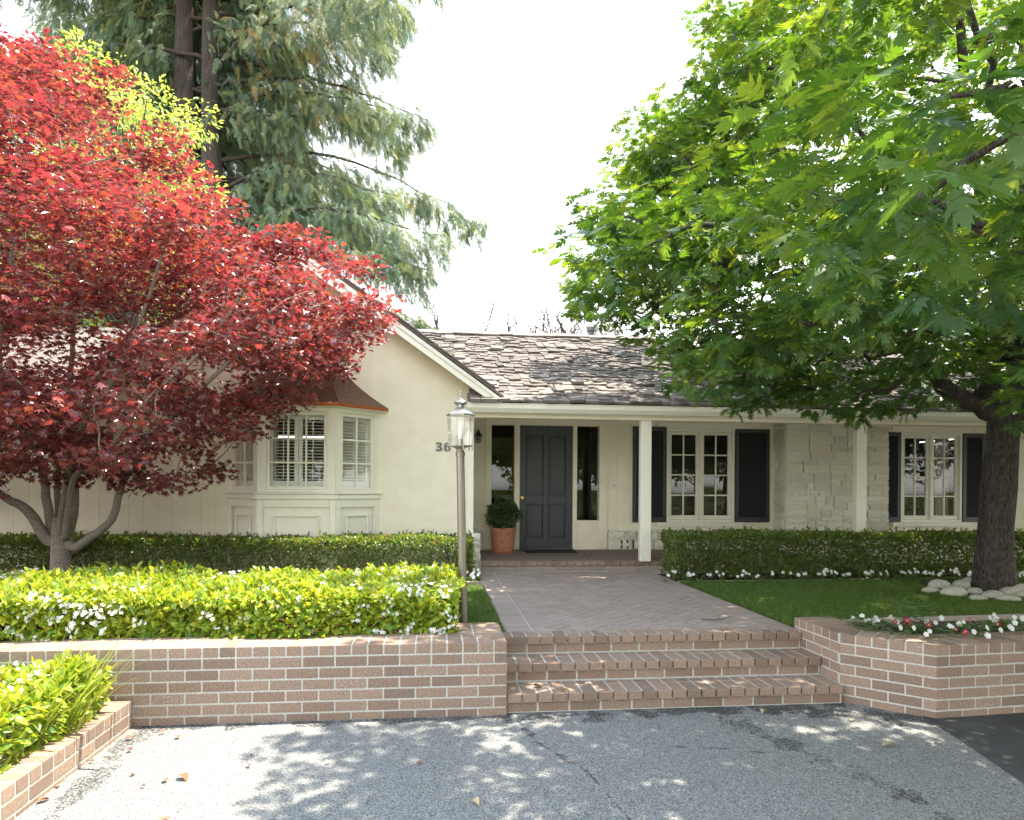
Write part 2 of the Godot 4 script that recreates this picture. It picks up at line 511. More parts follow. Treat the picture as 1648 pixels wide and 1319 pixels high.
# worn asphalt: pale chips in dark binder, oily and sealed streaks where the photograph shows them
func make_asphalt() -> StandardMaterial3D:
	var side := 1024
	var chip := FastNoiseLite.new()
	chip.noise_type = FastNoiseLite.TYPE_CELLULAR
	chip.cellular_return_type = FastNoiseLite.RETURN_CELL_VALUE
	chip.frequency = 0.16
	chip.seed = 5
	chip.fractal_type = FastNoiseLite.FRACTAL_NONE
	var a := chip.get_seamless_image(side, side).get_data()
	var patch := FastNoiseLite.new()
	patch.frequency = 0.012
	patch.seed = 6
	var b := patch.get_seamless_image(side, side).get_data()
	var out := PackedByteArray()
	out.resize(side * side * 3)
	for i in side * side:
		var g := a[i] / 255.0
		var w := b[i] / 255.0
		var cut := 0.30 + (w - 0.5) * 0.30
		var s := 0.085 + 0.05 * g if g < cut else 0.135 + 0.17 * (g - cut) / (1.0 - cut)
		s *= 0.86 + 0.26 * w
		var q := pow(s, 1.0 / 2.2) * 255.0
		out[i * 3] = int(q * 0.99)
		out[i * 3 + 1] = int(q * 1.0)
		out[i * 3 + 2] = int(minf(255.0, q * 0.99))
	var m := StandardMaterial3D.new()
	m.albedo_texture = ImageTexture.create_from_image(Image.create_from_data(side, side, false, Image.FORMAT_RGB8, out))
	m.roughness = 0.9
	m.uv1_triplanar = true
	m.uv1_world_triplanar = true
	m.uv1_scale = Vector3.ONE / 0.9
	m.heightmap_enabled = true
	m.heightmap_scale = 0.25
	m.heightmap_texture = noise_tex(0.15, [], 71)
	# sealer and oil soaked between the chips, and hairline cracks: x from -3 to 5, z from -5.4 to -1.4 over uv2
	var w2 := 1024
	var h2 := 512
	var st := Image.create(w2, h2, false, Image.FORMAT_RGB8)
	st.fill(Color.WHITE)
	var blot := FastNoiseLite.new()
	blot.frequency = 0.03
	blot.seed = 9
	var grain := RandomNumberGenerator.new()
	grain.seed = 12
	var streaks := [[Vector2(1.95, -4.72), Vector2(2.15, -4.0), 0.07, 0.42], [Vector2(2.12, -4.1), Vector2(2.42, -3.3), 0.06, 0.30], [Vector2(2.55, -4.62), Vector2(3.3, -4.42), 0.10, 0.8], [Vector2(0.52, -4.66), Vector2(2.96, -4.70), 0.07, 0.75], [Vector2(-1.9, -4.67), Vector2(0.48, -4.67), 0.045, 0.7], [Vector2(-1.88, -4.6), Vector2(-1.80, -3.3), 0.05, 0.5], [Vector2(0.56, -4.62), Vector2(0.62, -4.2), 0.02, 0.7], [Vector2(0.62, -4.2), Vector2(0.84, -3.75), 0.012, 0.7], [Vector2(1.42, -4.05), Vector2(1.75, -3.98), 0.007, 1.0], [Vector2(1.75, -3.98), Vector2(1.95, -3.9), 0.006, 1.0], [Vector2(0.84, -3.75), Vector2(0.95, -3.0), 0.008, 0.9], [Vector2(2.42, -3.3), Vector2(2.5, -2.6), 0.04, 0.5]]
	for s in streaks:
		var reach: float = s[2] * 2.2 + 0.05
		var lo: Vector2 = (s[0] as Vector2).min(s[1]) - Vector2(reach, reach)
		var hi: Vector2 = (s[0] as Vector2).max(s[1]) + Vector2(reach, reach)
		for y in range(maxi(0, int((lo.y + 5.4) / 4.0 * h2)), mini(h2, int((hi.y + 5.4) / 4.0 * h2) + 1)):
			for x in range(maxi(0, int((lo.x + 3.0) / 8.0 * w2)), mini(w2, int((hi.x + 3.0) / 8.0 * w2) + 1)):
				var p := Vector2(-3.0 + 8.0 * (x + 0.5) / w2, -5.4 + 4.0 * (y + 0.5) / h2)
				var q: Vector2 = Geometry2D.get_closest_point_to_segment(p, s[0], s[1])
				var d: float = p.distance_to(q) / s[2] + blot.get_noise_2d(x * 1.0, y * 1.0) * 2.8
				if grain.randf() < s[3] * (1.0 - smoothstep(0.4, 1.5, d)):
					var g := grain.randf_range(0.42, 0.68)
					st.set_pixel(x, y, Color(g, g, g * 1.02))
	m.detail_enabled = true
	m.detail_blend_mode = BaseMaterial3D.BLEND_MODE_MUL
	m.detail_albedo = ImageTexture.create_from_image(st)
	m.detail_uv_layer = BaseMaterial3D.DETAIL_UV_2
	return m


# ---------------------------------------------------------------- masonry
func strip_polygon(pts: Array, outs: Array, i: int, d0: float, d1: float) -> PackedVector2Array:
	var m: Array = []
	for k in [i, i + 1]:
		var n: Vector2 = outs[mini(k, outs.size() - 1)]
		if k > 0 and k < pts.size() - 1:
			var a: Vector2 = outs[k - 1]
			var b: Vector2 = outs[k]
			n = (a + b) / (1.0 + a.dot(b))
		m.append(n)
	return PackedVector2Array([pts[i] - m[0] * d0, pts[i + 1] - m[1] * d0, pts[i + 1] - m[1] * d1, pts[i] - m[0] * d1])

func lay(parent: Node, poly: PackedVector2Array, whole: bool, at: Transform3D, size: Vector3, y0: float, y1: float, tones: Array, called := "brick") -> void:
	var m: Material = tones[rng.randi() % (5 if rng.randf() < 0.88 else tones.size())]
	if whole:
		var o := part(called, beveled(size, 0.003), m, parent)
		o.transform = at
	else:
		var b := Build.new()
		b.prism(poly, y0, y1)
		part(called, b.done(), m, parent)

# a wall of brick along pts (x, z); outs: the way each run faces; header cap on top of stretcher courses
func brick_wall(parent: Node, pts: Array, top: float, thick: float, shown_from := -99.0, shown_to := 99.0) -> void:
	var outs := []
	for i in pts.size() - 1:
		var t: Vector2 = (pts[i + 1] - pts[i]).normalized()
		outs.append(Vector2(-t.y, t.x))
	var core := Build.new()
	for i in pts.size() - 1:
		core.prism(strip_polygon(pts, outs, i, 0.0035, thick - 0.006), -0.2, top - 0.003)
	part("mortar", core.done(), mats.mortar, parent)
	for i in pts.size() - 1:
		var t: Vector2 = (pts[i + 1] - pts[i]).normalized()
		var n: Vector2 = outs[i]
		var length: float = pts[i].distance_to(pts[i + 1])
		var turn := Basis(Vector3(t.x, 0, t.y), Vector3.UP, Vector3(n.x, 0, n.y))
		var course := 0
		var y1 := top
		while y1 > 0.02:
			var cap := course == 0
			var pitch := 0.1075 if cap else 0.215
			var h := 0.067 if cap else 0.064
			var rows := [[0.0, 0.212], [0.221, thick]] if cap else [[0.0, 0.1]]
			var s := -pitch * (0.0 if course % 2 == 0 else 0.5) - (0.03 if i == 0 else 0.0)
			while s < length + 0.2:
				var s1 := s + pitch - 0.0115
				for row in rows:
					var jig := 0.0 if cap else rf(-0.0015, 0.0015)
					var rect := PackedVector2Array([pts[i] + t * s - n * (row[0] + jig), pts[i] + t * s1 - n * (row[0] + jig), pts[i] + t * s1 - n * row[1], pts[i] + t * s - n * row[1]])
					var lim := strip_polygon(pts, outs, i, -0.01, row[1] + 0.01)
					# half a joint at each corner
					var mid: Vector2 = pts[i] + t * ((s + s1) * 0.5) - n * ((row[0] + row[1]) * 0.5)
					if mid.x < shown_from or mid.x > shown_to:
						continue
					var cut := Geometry2D.intersect_polygons(rect, lim)
					if cut.is_empty():
						continue
					var area := 0.0
					var got: PackedVector2Array = cut[0]
					for k in got.size():
						area += got[k].cross(got[(k + 1) % got.size()]) * 0.5
					var full: float = (s1 - s) * (row[1] - row[0])
					if absf(area) < full * 0.12:
						continue
					var whole := absf(absf(area) - full) < full * 0.01 + absf(jig) * (s1 - s)
					var yy := y1 - h
					var size := Vector3(s1 - s, h, row[1] - row[0])
					lay(parent, got, whole, Transform3D(turn, Vector3(mid.x, yy + h * 0.5, mid.y)), size, yy, y1, mats.brick)
				s += pitch
			y1 -= h + 0.0115
			course += 1

func make_walls() -> void:
	var w := thing("planter_wall", "long brick retaining wall in front of the flowering jasmine hedge", "wall", Vector3.ZERO)
	brick_wall(w, [Vector2(-4.4, -4.713), Vector2(0.492, -4.713), Vector2(0.492, -5.40)], 0.505, 0.34, -3.0)
	w = thing("planter_wall", "angled brick retaining wall around the pansy bed beside the steps", "wall", Vector3.ZERO)
	brick_wall(w, [Vector2(2.985, -5.43), Vector2(2.995, -4.79), Vector2(3.43, -4.356), Vector2(6.6, -4.62)], 0.505, 0.33, -9.0, 5.2)
	w = thing("planter_wall", "low sunlit brick kerb wall of the iris bed beside the driveway", "wall", Vector3.ZERO)
	brick_wall(w, [Vector2(-1.975, -2.0), Vector2(-1.96, -4.70)], 0.175, 0.32, -9.0)

func make_steps() -> void:
	var t := thing("brick_steps", "three brick steps with header nosings rising from driveway to walkway", "steps", Vector3.ZERO)
	var x0 := 0.495
	var x1 := 2.985
	var core := Build.new()
	for k in 3:
		var top := 0.1357 * (k + 1)
		var zf := -4.725 - 0.292 * k
		core.span(Vector3(x0, -0.15 if k == 0 else top - 0.1357 - 0.02, zf - 0.030), Vector3(x1, top - 0.003, -5.42 if k < 2 else zf - 0.21))
		var count := 23
		var pitch := (x1 - x0) / count
		for i in count:
			var m: Material = mats.brick[rng.randi() % 5]
			part("brick", beveled(Vector3(pitch - 0.0115, 0.058, 0.205), 0.003), m, t, Vector3(x0 + pitch * (i + 0.5), top - 0.029 + rf(-0.001, 0.001), zf - 0.1025 + rf(-0.002, 0.002)))
			if k < 2:
				part("brick", beveled(Vector3(pitch - 0.0115, 0.058, 0.08), 0.003), m, t, Vector3(x0 + pitch * (i + 0.5), top - 0.029 + rf(-0.001, 0.001), zf - 0.2545))
		var n2 := 11
		var p2 := (x1 - x0) / n2
		for i in range(-1, n2 + 1):
			var a := maxf(x0, x0 + p2 * (i + (0.5 if k % 2 else 0.0)))
			var b := minf(x1, x0 + p2 * (i + 1 + (0.5 if k % 2 else 0.0))) - 0.011
			if b - a < 0.03:
				continue
			part("brick", beveled(Vector3(b - a, 0.064, 0.09), 0.003), mats.brick[rng.randi() % 5], t, Vector3((a + b) * 0.5, top - 0.099, zf - 0.028 - 0.045))
			if k == 0:
				part("brick", beveled(Vector3(b - a, 0.06, 0.09), 0.003), mats.brick[rng.randi() % 5], t, Vector3((a + b) * 0.5, top - 0.172, zf - 0.026 - 0.045))
	part("mortar", core.done(), mats.mortar, t)

func make_walkway() -> void:
	var bed := Build.new()
	bed.span(Vector3(0.572, 0.2, -9.37), Vector3(3.012, WALK - 0.0035, -5.42))
	var path := setting("path", bed.done(), mats.grout)
	tag(path, "brick herringbone walkway from the steps to the porch", "path")
	# soldier borders
	var z := -5.42
	while z > -9.36:
		for e in [[0.575, 0.786], [2.796, 3.008]]:
			part("brick", beveled(Vector3(e[1] - e[0], 0.05, 0.104), 0.002), mats.paver[rng.randi() % 4], path, Vector3((e[0] + e[1]) * 0.5, WALK - 0.025 + rf(-0.001, 0.001), z - 0.054))
		z -= 0.110
	# herringbone, turned 45 degrees
	var inner := PackedVector2Array([Vector2(0.795, -5.525), Vector2(2.787, -5.525), Vector2(2.787, -9.36), Vector2(0.795, -9.36)])
	var cell := 0.1115
	var list := []
	for i in range(-60, 60):
		for j in range(-60, 60):
			var k := posmod(i - j, 4)
			var lo := Vector2(i, j)
			var hi := Vector2(i + 2, j + 1)
			if k == 2:
				lo = Vector2(i, j - 1)
				hi = Vector2(i + 1, j + 1)
			elif k != 0:
				continue
			var g := 0.045
			var poly := PackedVector2Array()
			for q in [Vector2(lo.x + g, lo.y + g), Vector2(hi.x - g, lo.y + g), Vector2(hi.x - g, hi.y - g), Vector2(lo.x + g, hi.y - g)]:
				poly.append(q.rotated(PI / 4) * cell + Vector2(1.79, -7.3))
			for cut in Geometry2D.intersect_polygons(poly, inner):
				var mid := Vector2.ZERO
				for q in cut:
					mid += q / cut.size()
				if cut.size() >= 3:
					list.append([-mid.y, cut])
	# header row behind the nosing
	for i in 19:
		var a := 0.795 + i * 0.10484
		var r := PackedVector2Array([Vector2(a, -5.425), Vector2(a + 0.0955, -5.425), Vector2(a + 0.0955, -5.516), Vector2(a, -5.516)])
		list.append([5.4, r])
	list.sort_custom(func(a, b): return a[0] < b[0])
	var rest := Build.new()
	rest.use_color = true
	for i in list.size():
		var y := WALK + rf(-0.0012, 0.0008)
		if i < 300 - 76:
			var b := Build.new()
			b.prism(list[i][1], WALK - 0.05, y)
			part("brick", b.done(), mats.paver[rng.randi() % 4], path)
		else:
			var g := rf(0.85, 1.1)
			rest.tint = Color(0.328 * g, 0.262 * g, 0.230 * g)
			rest.prism(list[i][1], WALK - 0.05, y)
	var m := plain(Color.WHITE, 0.85)
	m.vertex_color_use_as_albedo = true
	part("bricks_far", rest.done(), m, path, Vector3.ZERO, "stuff")


# ---------------------------------------------------------------- walls of boards
# polygons (x, y) of an outline cut at x breaks, openings left out
func wall_pieces(outline: PackedVector2Array, breaks: Array, holes: Array, gap: float) -> Array:
	var cuts := breaks.duplicate()
	for h in holes:
		cuts.append(h.position.x)
		cuts.append(h.end.x)
	cuts.sort()
	var out := []
	for i in cuts.size() - 1:
		var a: float = cuts[i]
		var b: float = cuts[i + 1]
		if b - a < 0.012:
			continue
		var l := a + (gap * 0.5 if breaks.has(a) else 0.0)
		var r := b - (gap * 0.5 if breaks.has(b) else 0.0)
		var runs := [[-5.0, 30.0]]
		for h in holes:
			if h.position.x < (a + b) * 0.5 and h.end.x > (a + b) * 0.5:
				var next := []
				for run in runs:
					if h.position.y > run[0]:
						next.append([run[0], minf(run[1], h.position.y)])
					if h.end.y < run[1]:
						next.append([maxf(run[0], h.end.y), run[1]])
				runs = next
		for run in runs:
			var rect := PackedVector2Array([Vector2(l, run[0]), Vector2(r, run[0]), Vector2(r, run[1]), Vector2(l, run[1])])
			for p in Geometry2D.intersect_polygons(rect, outline):
				if p.size() >= 3:
					out.append(p)
	return out

func board_wall(called: String, parent: Node, outline: PackedVector2Array, holes: Array, z: float, pitch: float, thick := 0.12) -> MeshInstance3D:
	var lo := 99.0
	var hi := -99.0
	for p in outline:
		lo = minf(lo, p.x)
		hi = maxf(hi, p.x)
	var core := Build.new()
	for p in wall_pieces(outline, [lo, hi], holes, 0.0):
		core.prism_z(p, z - thick, z - 0.006)
	var w := part(called, core.done(), mats.cream, parent)
	var breaks := []
	var x := lo
	while x < hi - 0.02:
		breaks.append(x)
		x += pitch
	breaks.append(hi)
	for p in wall_pieces(outline, breaks, holes, 0.0028):
		var b := Build.new()
		b.prism_z(p, z - 0.007, z)
		part("board", b.done(), mats.cream, w)
	return w

func rough_stone(size: Vector3) -> ArrayMesh:
	var b := Build.new()
	var nx := maxi(3, int(size.x / 0.06))
	var ny := maxi(2, int(size.y / 0.05))
	var hx := size.x * 0.5
	var hy := size.y * 0.5
	var g := []
	for j in ny + 1:
		var row := []
		for i in nx + 1:
			var u := float(i) / nx
			var w := float(j) / ny
			var edge := i == 0 or j == 0 or i == nx or j == ny
			var zz := size.z * 0.5 + (rf(-0.014, -0.006) if edge else rf(-0.004, 0.012))
			row.append(Vector3(lerpf(-hx, hx, u) + (rf(-0.004, 0.003) if edge else rf(-0.01, 0.01)), lerpf(-hy, hy, w) + (rf(-0.004, 0.003) if edge else rf(-0.008, 0.008)), zz))
		g.append(row)
	for j in ny:
		for i in nx:
			b.tri_out(g[j][i], g[j][i + 1], g[j + 1][i + 1], Vector3.BACK)
			b.tri_out(g[j][i], g[j + 1][i + 1], g[j + 1][i], Vector3.BACK)
	var back := -size.z * 0.5
	for i in nx:
		for j in [0, ny]:
			var p: Vector3 = g[j][i]
			var q: Vector3 = g[j][i + 1]
			b.quad_out(p, q, Vector3(q.x, q.y, back), Vector3(p.x, p.y, back), Vector3(0, -1 if j == 0 else 1, 0))
	for j in ny:
		for i in [0, nx]:
			var p: Vector3 = g[j][i]
			var q: Vector3 = g[j + 1][i]
			b.quad_out(p, q, Vector3(q.x, q.y, back), Vector3(p.x, p.y, back), Vector3(-1 if i == 0 else 1, 0, 0))
	return b.done()

func ashlar(r: Rect2, out: Array, min_h: float, max_h: float, min_w: float, max_w: float) -> void:
	if r.size.y > max_h or (r.size.y > min_h * 2.2 and rng.randf() < 0.45):
		if r.size.x < max_w * 1.6 or r.size.y > 0.6 or rng.randf() < 0.5:
			var k := clampf(rf(0.35, 0.65) * r.size.y, min_h, r.size.y - min_h)
			ashlar(Rect2(r.position, Vector2(r.size.x, k)), out, min_h, max_h, min_w, max_w)
			ashlar(Rect2(r.position + Vector2(0, k), Vector2(r.size.x, r.size.y - k)), out, min_h, max_h, min_w, max_w)
			return
	if r.size.x > max_w or (r.size.x > min_w * 2.4 and rng.randf() < 0.3):
		var k := clampf(rf(0.3, 0.7) * r.size.x, min_w, r.size.x - min_w)
		ashlar(Rect2(r.position, Vector2(k, r.size.y)), out, min_h, max_h, min_w, max_w)
		ashlar(Rect2(r.position + Vector2(k, 0), Vector2(r.size.x - k, r.size.y)), out, min_h, max_h, min_w, max_w)
		return
	if r.size.y > max_h:
		var k := r.size.y * rf(0.4, 0.6)
		ashlar(Rect2(r.position, Vector2(r.size.x, k)), out, min_h, max_h, min_w, max_w)
		ashlar(Rect2(r.position + Vector2(0, k), Vector2(r.size.x, r.size.y - k)), out, min_h, max_h, min_w, max_w)
		return
	out.append(r)

# stones on a plane: at = frame of the wall (x along, y up, z out)
func stone_wall(called: String, parent: Node, at: Transform3D, r: Rect2, depth: float, max_w := 0.52) -> void:
	var core := Build.new()
	core.xf = at
	core.span(Vector3(r.position.x + 0.004, r.position.y, -depth), Vector3(r.end.x - 0.004, r.end.y, -0.032))
	var w := part(called, core.done(), mats.stone, parent)
	var list := []
	ashlar(r, list, 0.075, 0.21, 0.13, max_w)
	for q in list:
		var size := Vector3(q.size.x - 0.014, q.size.y - 0.014, 0.06)
		var o := part("stone", rough_stone(size), mats.stones[rng.randi() % 3], w)
		o.transform = at * Transform3D(Basis(), Vector3(q.get_center().x, q.get_center().y, -0.0225 + rf(-0.008, 0.012)))


# ---------------------------------------------------------------- house
func casement(parent: Node, x0: float, x1: float, y0: float, y1: float, z: float) -> void:
	var f := Build.new()
	var c := 0.04
	f.span(Vector3(x0 - c, y1, z - 0.10), Vector3(x1 + c, y1 + c, z + 0.02))
	f.span(Vector3(x0 - c, y0 - c, z - 0.10), Vector3(x1 + c, y0, z + 0.02))
	f.span(Vector3(x0 - c, y0, z - 0.10), Vector3(x0, y1, z + 0.02))
	f.span(Vector3(x1, y0, z - 0.10), Vector3(x1 + c, y1, z + 0.02))
	var mid := (x0 + x1) * 0.5
	f.span(Vector3(mid - 0.016, y0, z - 0.09), Vector3(mid + 0.016, y1, z + 0.012))
	var w := part("window", f.done(), mats.trim, parent)
	slab("window_head", Vector3(x0 - 0.20, y1 + c + 0.004, z - 0.01), Vector3(x1 + 0.20, y1 + c + 0.10, z + 0.022), mats.trim, w)
	slab("window_sill", Vector3(x0 - 0.20, y0 - c - 0.075, z - 0.01), Vector3(x1 + 0.20, y0 - c - 0.004, z + 0.05), mats.trim, w)
	for e in [[x0, mid - 0.016], [mid + 0.016, x1]]:
		var a: float = e[0] + 0.003
		var b: float = e[1] - 0.003
		var s := Build.new()
		var k := 0.052
		var zz := z - 0.022
		s.span(Vector3(a, y0 + 0.003, zz - 0.04), Vector3(a + k, y1 - 0.003, zz))
		s.span(Vector3(b - k, y0 + 0.003, zz - 0.04), Vector3(b, y1 - 0.003, zz))
		s.span(Vector3(a + k, y0 + 0.003, zz - 0.04), Vector3(b - k, y0 + k + 0.02, zz))
		s.span(Vector3(a + k, y1 - k, zz - 0.04), Vector3(b - k, y1 - 0.003, zz))
		part("sash", s.done(), mats.trim, w)
		var ga := a + k
		var gb := b - k
		var g0 := y0 + k + 0.02
		var g1 := y1 - k
		slab("muntin", Vector3((ga + gb) * 0.5 - 0.011, g0, zz - 0.034), Vector3((ga + gb) * 0.5 + 0.011, g1, zz - 0.004), mats.trim, w)
		for i in 3:
			var y := lerpf(g0, g1, (i + 1) / 4.0)
			for q in [[ga, (ga + gb) * 0.5 - 0.011], [(ga + gb) * 0.5 + 0.011, gb]]:
				slab("muntin", Vector3(q[0], y - 0.011, zz - 0.033), Vector3(q[1], y + 0.011, zz - 0.005), mats.trim, w)
		for i in 4:
			for j in 2:
				var px0 := lerpf(ga, gb, j / 2.0)
				var px1 := lerpf(ga, gb, (j + 1) / 2.0)
				var p := Build.new()
				p.xf = Transform3D(Basis.from_euler(Vector3(rf(-0.004, 0.004), rf(-0.004, 0.004), 0)), Vector3((px0 + px1) * 0.5, lerpf(g0, g1, (i + 0.5) / 4.0), zz - 0.020))
				var hw := (px1 - px0) * 0.5
				var hh := (g1 - g0) / 8.0
				p.quad(Vector3(-hw, -hh, 0), Vector3(hw, -hh, 0), Vector3(hw, hh, 0), Vector3(-hw, hh, 0))
				part("pane", p.done(), mats.glass, w)

func shutter(parent: Node, x0: float, x1: float, y0: float, y1: float, z: float) -> void:
	var f := Build.new()
	var k := 0.062
	f.span(Vector3(x0, y0, z), Vector3(x0 + k, y1, z + 0.032))
	f.span(Vector3(x1 - k, y0, z), Vector3(x1, y1, z + 0.032))
	f.span(Vector3(x0 + k, y0, z), Vector3(x1 - k, y0 + 0.085, z + 0.032))
	f.span(Vector3(x0 + k, y1 - 0.07, z), Vector3(x1 - k, y1, z + 0.032))
	f.span(Vector3(x0 + k, y0 + 0.085, z), Vector3(x1 - k, y1 - 0.07, z + 0.004))
	var s := part("shutter", f.done(), mats.charcoal, parent)
	var l := Build.new()
	var y := y0 + 0.095
	while y < y1 - 0.075:
		l.xf = Transform3D(Basis(Vector3.RIGHT, 0.85), Vector3((x0 + x1) * 0.5, y, z + 0.017))
		l.box(Vector3.ZERO, Vector3(x1 - x0 - 2.0 * k, 0.006, 0.034))
		y += 0.030
	part("louvers", l.done(), mats.charcoal, s, Vector3.ZERO, "stuff")

func frame_at(p: Vector2, q: Vector2) -> Transform3D:
	var t := (q - p).normalized()
	return Transform3D(Basis(Vector3(t.x, 0, t.y), Vector3.UP, Vector3(-t.y, 0, t.x)), Vector3(p.x, 0, p.y))

func local_slab(called: String, at: Transform3D, lo: Vector3, hi: Vector3, m: Material, parent: Node, b := 0.003) -> MeshInstance3D:
	var o := part(called, beveled((hi - lo).abs(), b), m, parent)
	o.transform = at * Transform3D(Basis(), (lo + hi) * 0.5)
	return o

func make_bay(house: Node) -> void:
	var corner := [Vector2(-2.79, -9.598), Vector2(-2.295, -9.10), Vector2(-1.305, -9.10), Vector2(-0.80, -9.598)]
	var base := Build.new()
	base.prism(PackedVector2Array([Vector2(-2.76, -9.61), Vector2(-2.28, -9.125), Vector2(-1.32, -9.125), Vector2(-0.83, -9.61)]), 0.3, 1.44)
	var bay := part("bay_window", base.done(), mats.trim, house)
	for i in 3:
		var at := frame_at(corner[i], corner[i + 1])
		var L: float = corner[i].distance_to(corner[i + 1])
		var front := i == 1
		# lower panel: stiles, rails, sunk field with a moulding
		local_slab("stile", at, Vector3(0.0, 0.35, -0.02), Vector3(0.075, 1.40, 0.012), mats.trim, bay)
		local_slab("stile", at, Vector3(L - 0.075, 0.35, -0.02), Vector3(L, 1.40, 0.012), mats.trim, bay)
		local_slab("rail", at, Vector3(0.077, 1.30, -0.02), Vector3(L - 0.077, 1.40, 0.010), mats.trim, bay)
		var m0 := 0.20 if front else 0.17
		for e in [[Vector3(m0, 0.45, -0.02), Vector3(m0 + 0.025, 1.20, 0.008)], [Vector3(L - m0 - 0.025, 0.45, -0.02), Vector3(L - m0, 1.20, 0.008)], [Vector3(m0 + 0.025, 1.175, -0.02), Vector3(L - m0 - 0.025, 1.20, 0.008)]]:
			local_slab("moulding", at, e[0], e[1], mats.trim, bay, 0.006)
		local_slab("sill", at, Vector3(-0.03, 1.402, -0.04), Vector3(L + 0.03, 1.47, 0.03), mats.trim, bay, 0.008)
		local_slab("sill", at, Vector3(-0.035, 1.472, -0.04), Vector3(L + 0.035, 1.492, 0.045 + 0.002 * i), mats.trim, bay, 0.004)
		# window frame
		var y0 := 1.494
		var y1 := 2.60
		var c := 0.11 if front else 0.075
		var f := Build.new()
		f.xf = at
		f.span(Vector3(0.004, y0, -0.10), Vector3(c, y1, 0.0))
		f.span(Vector3(L - c, y0, -0.10), Vector3(L - 0.004, y1, 0.0))
		f.span(Vector3(c, y1 - 0.055, -0.10), Vector3(L - c, y1, 0.0))
		f.span(Vector3(c, y0, -0.10), Vector3(L - c, y0 + 0.035, 0.0))
		part("casing", f.done(), mats.trim, bay)
		var s := Build.new()
		s.xf = at
		var a := c + 0.003
		var b := L - c - 0.003
		var k := 0.04
		var s0 := y0 + 0.038
		var s1 := y1 - 0.058
		s.span(Vector3(a, s0, -0.06), Vector3(a + k, s1, -0.012))
		s.span(Vector3(b - k, s0, -0.06), Vector3(b, s1, -0.012))
		s.span(Vector3(a + k, s0, -0.06), Vector3(b - k, s0 + k, -0.012))
		s.span(Vector3(a + k, s1 - k, -0.06), Vector3(b - k, s1, -0.012))
		part("sash", s.done(), mats.trim, bay)
		var cols := 3 if front else 2
		var ga := a + k
		var gb := b - k
		var g0 := s0 + k
		var g1 := s1 - k
		for j in cols - 1:
			var x := lerpf(ga, gb, float(j + 1) / cols)
			local_slab("muntin", at, Vector3(x - 0.012, g0, -0.05), Vector3(x + 0.012, g1, -0.018), mats.trim, bay)
		for r in 2:
			var y := lerpf(g0, g1, (r + 1) / 3.0)
			for j in cols:
				local_slab("muntin", at, Vector3(lerpf(ga, gb, float(j) / cols) + (0.012 if j > 0 else 0.0), y - 0.012, -0.049), Vector3(lerpf(ga, gb, float(j + 1) / cols) - (0.012 if j < cols - 1 else 0.0), y + 0.012, -0.019), mats.trim, bay)
		for r in 3:
			for j in cols:
				var p := Build.new()
				p.xf = at
				var xa := lerpf(ga, gb, float(j) / cols)
				var xb := lerpf(ga, gb, float(j + 1) / cols)
				var ya := lerpf(g0, g1, r / 3.0)
				var yb := lerpf(g0, g1, (r + 1) / 3.0)
				p.quad(Vector3(xa, ya, -0.036), Vector3(xb, ya, -0.036), Vector3(xb, yb, -0.036), Vector3(xa, yb, -0.036))
				part("pane", p.done(), mats.glass, bay)
		# plantation shutters behind the glass
		var leaves := 2 if front else 1
		for q in leaves:
			var xa := lerpf(c + 0.01, L - c - 0.01, float(q) / leaves) + 0.002
			var xb := lerpf(c + 0.01, L - c - 0.01, float(q + 1) / leaves) - 0.002
			var sf := Build.new()
			sf.xf = at
			var kk := 0.05
			sf.span(Vector3(xa, y0 + 0.04, -0.14), Vector3(xa + kk, y1 - 0.06, -0.112))
			sf.span(Vector3(xb - kk, y0 + 0.04, -0.14), Vector3(xb, y1 - 0.06, -0.112))
			for e in [[y0 + 0.04, y0 + 0.15], [y1 - 0.15, y1 - 0.06]]:
				sf.span(Vector3(xa + kk, e[0], -0.14), Vector3(xb - kk, e[1], -0.112))
			part("shutter_frame", sf.done(), mats.shutter_white, bay)
			local_slab("tilt_rod", at, Vector3((xa + xb) * 0.5 - 0.006, y0 + 0.17, -0.104), Vector3((xa + xb) * 0.5 + 0.006, y1 - 0.17, -0.092), mats.shutter_white, bay, 0.002)
			var y := y0 + 0.175
			var slat := beveled(Vector3(xb - xa - 2 * kk - 0.004, 0.008, 0.05), 0.002)
			while y < y1 - 0.16:
				var o := part("slat", slat, mats.shutter_white, bay)
				o.transform = at * Transform3D(Basis(Vector3.RIGHT, 0.12), Vector3((xa + xb) * 0.5, y, -0.128))
				y += 0.0415
	# copper roof, swept up to the wall
	var lo := [Vector2(-2.93, -9.598), Vector2(-2.345, -9.01), Vector2(-1.255, -9.01), Vector2(-0.665, -9.598)]
	var hi := [Vector2(-2.30, -9.598), Vector2(-2.12, -9.588), Vector2(-1.48, -9.588), Vector2(-1.30, -9.598)]
	for i in 3:
		var r := Build.new()
		for k in 7:
			var t0 := k / 7.0
			var t1 := (k + 1) / 7.0
			var e0 := 1.0 - pow(1.0 - t0, 1.55)
			var e1 := 1.0 - pow(1.0 - t1, 1.55)
			var yy0 := 2.655 + 0.60 * t0
			var yy1 := 2.655 + 0.60 * t1
			var a: Vector2 = lo[i].lerp(hi[i], e0)
			var b: Vector2 = lo[i + 1].lerp(hi[i + 1], e0)
			var d: Vector2 = lo[i + 1].lerp(hi[i + 1], e1)
			var e: Vector2 = lo[i].lerp(hi[i], e1)
			r.quad_out(Vector3(a.x, yy0, a.y), Vector3(b.x, yy0, b.y), Vector3(d.x, yy1, d.y), Vector3(e.x, yy1, e.y), Vector3(0, 1, 1))
		part("roof_panel", r.done(), mats.copper, bay)
		var at := frame_at(lo[i], lo[i + 1])
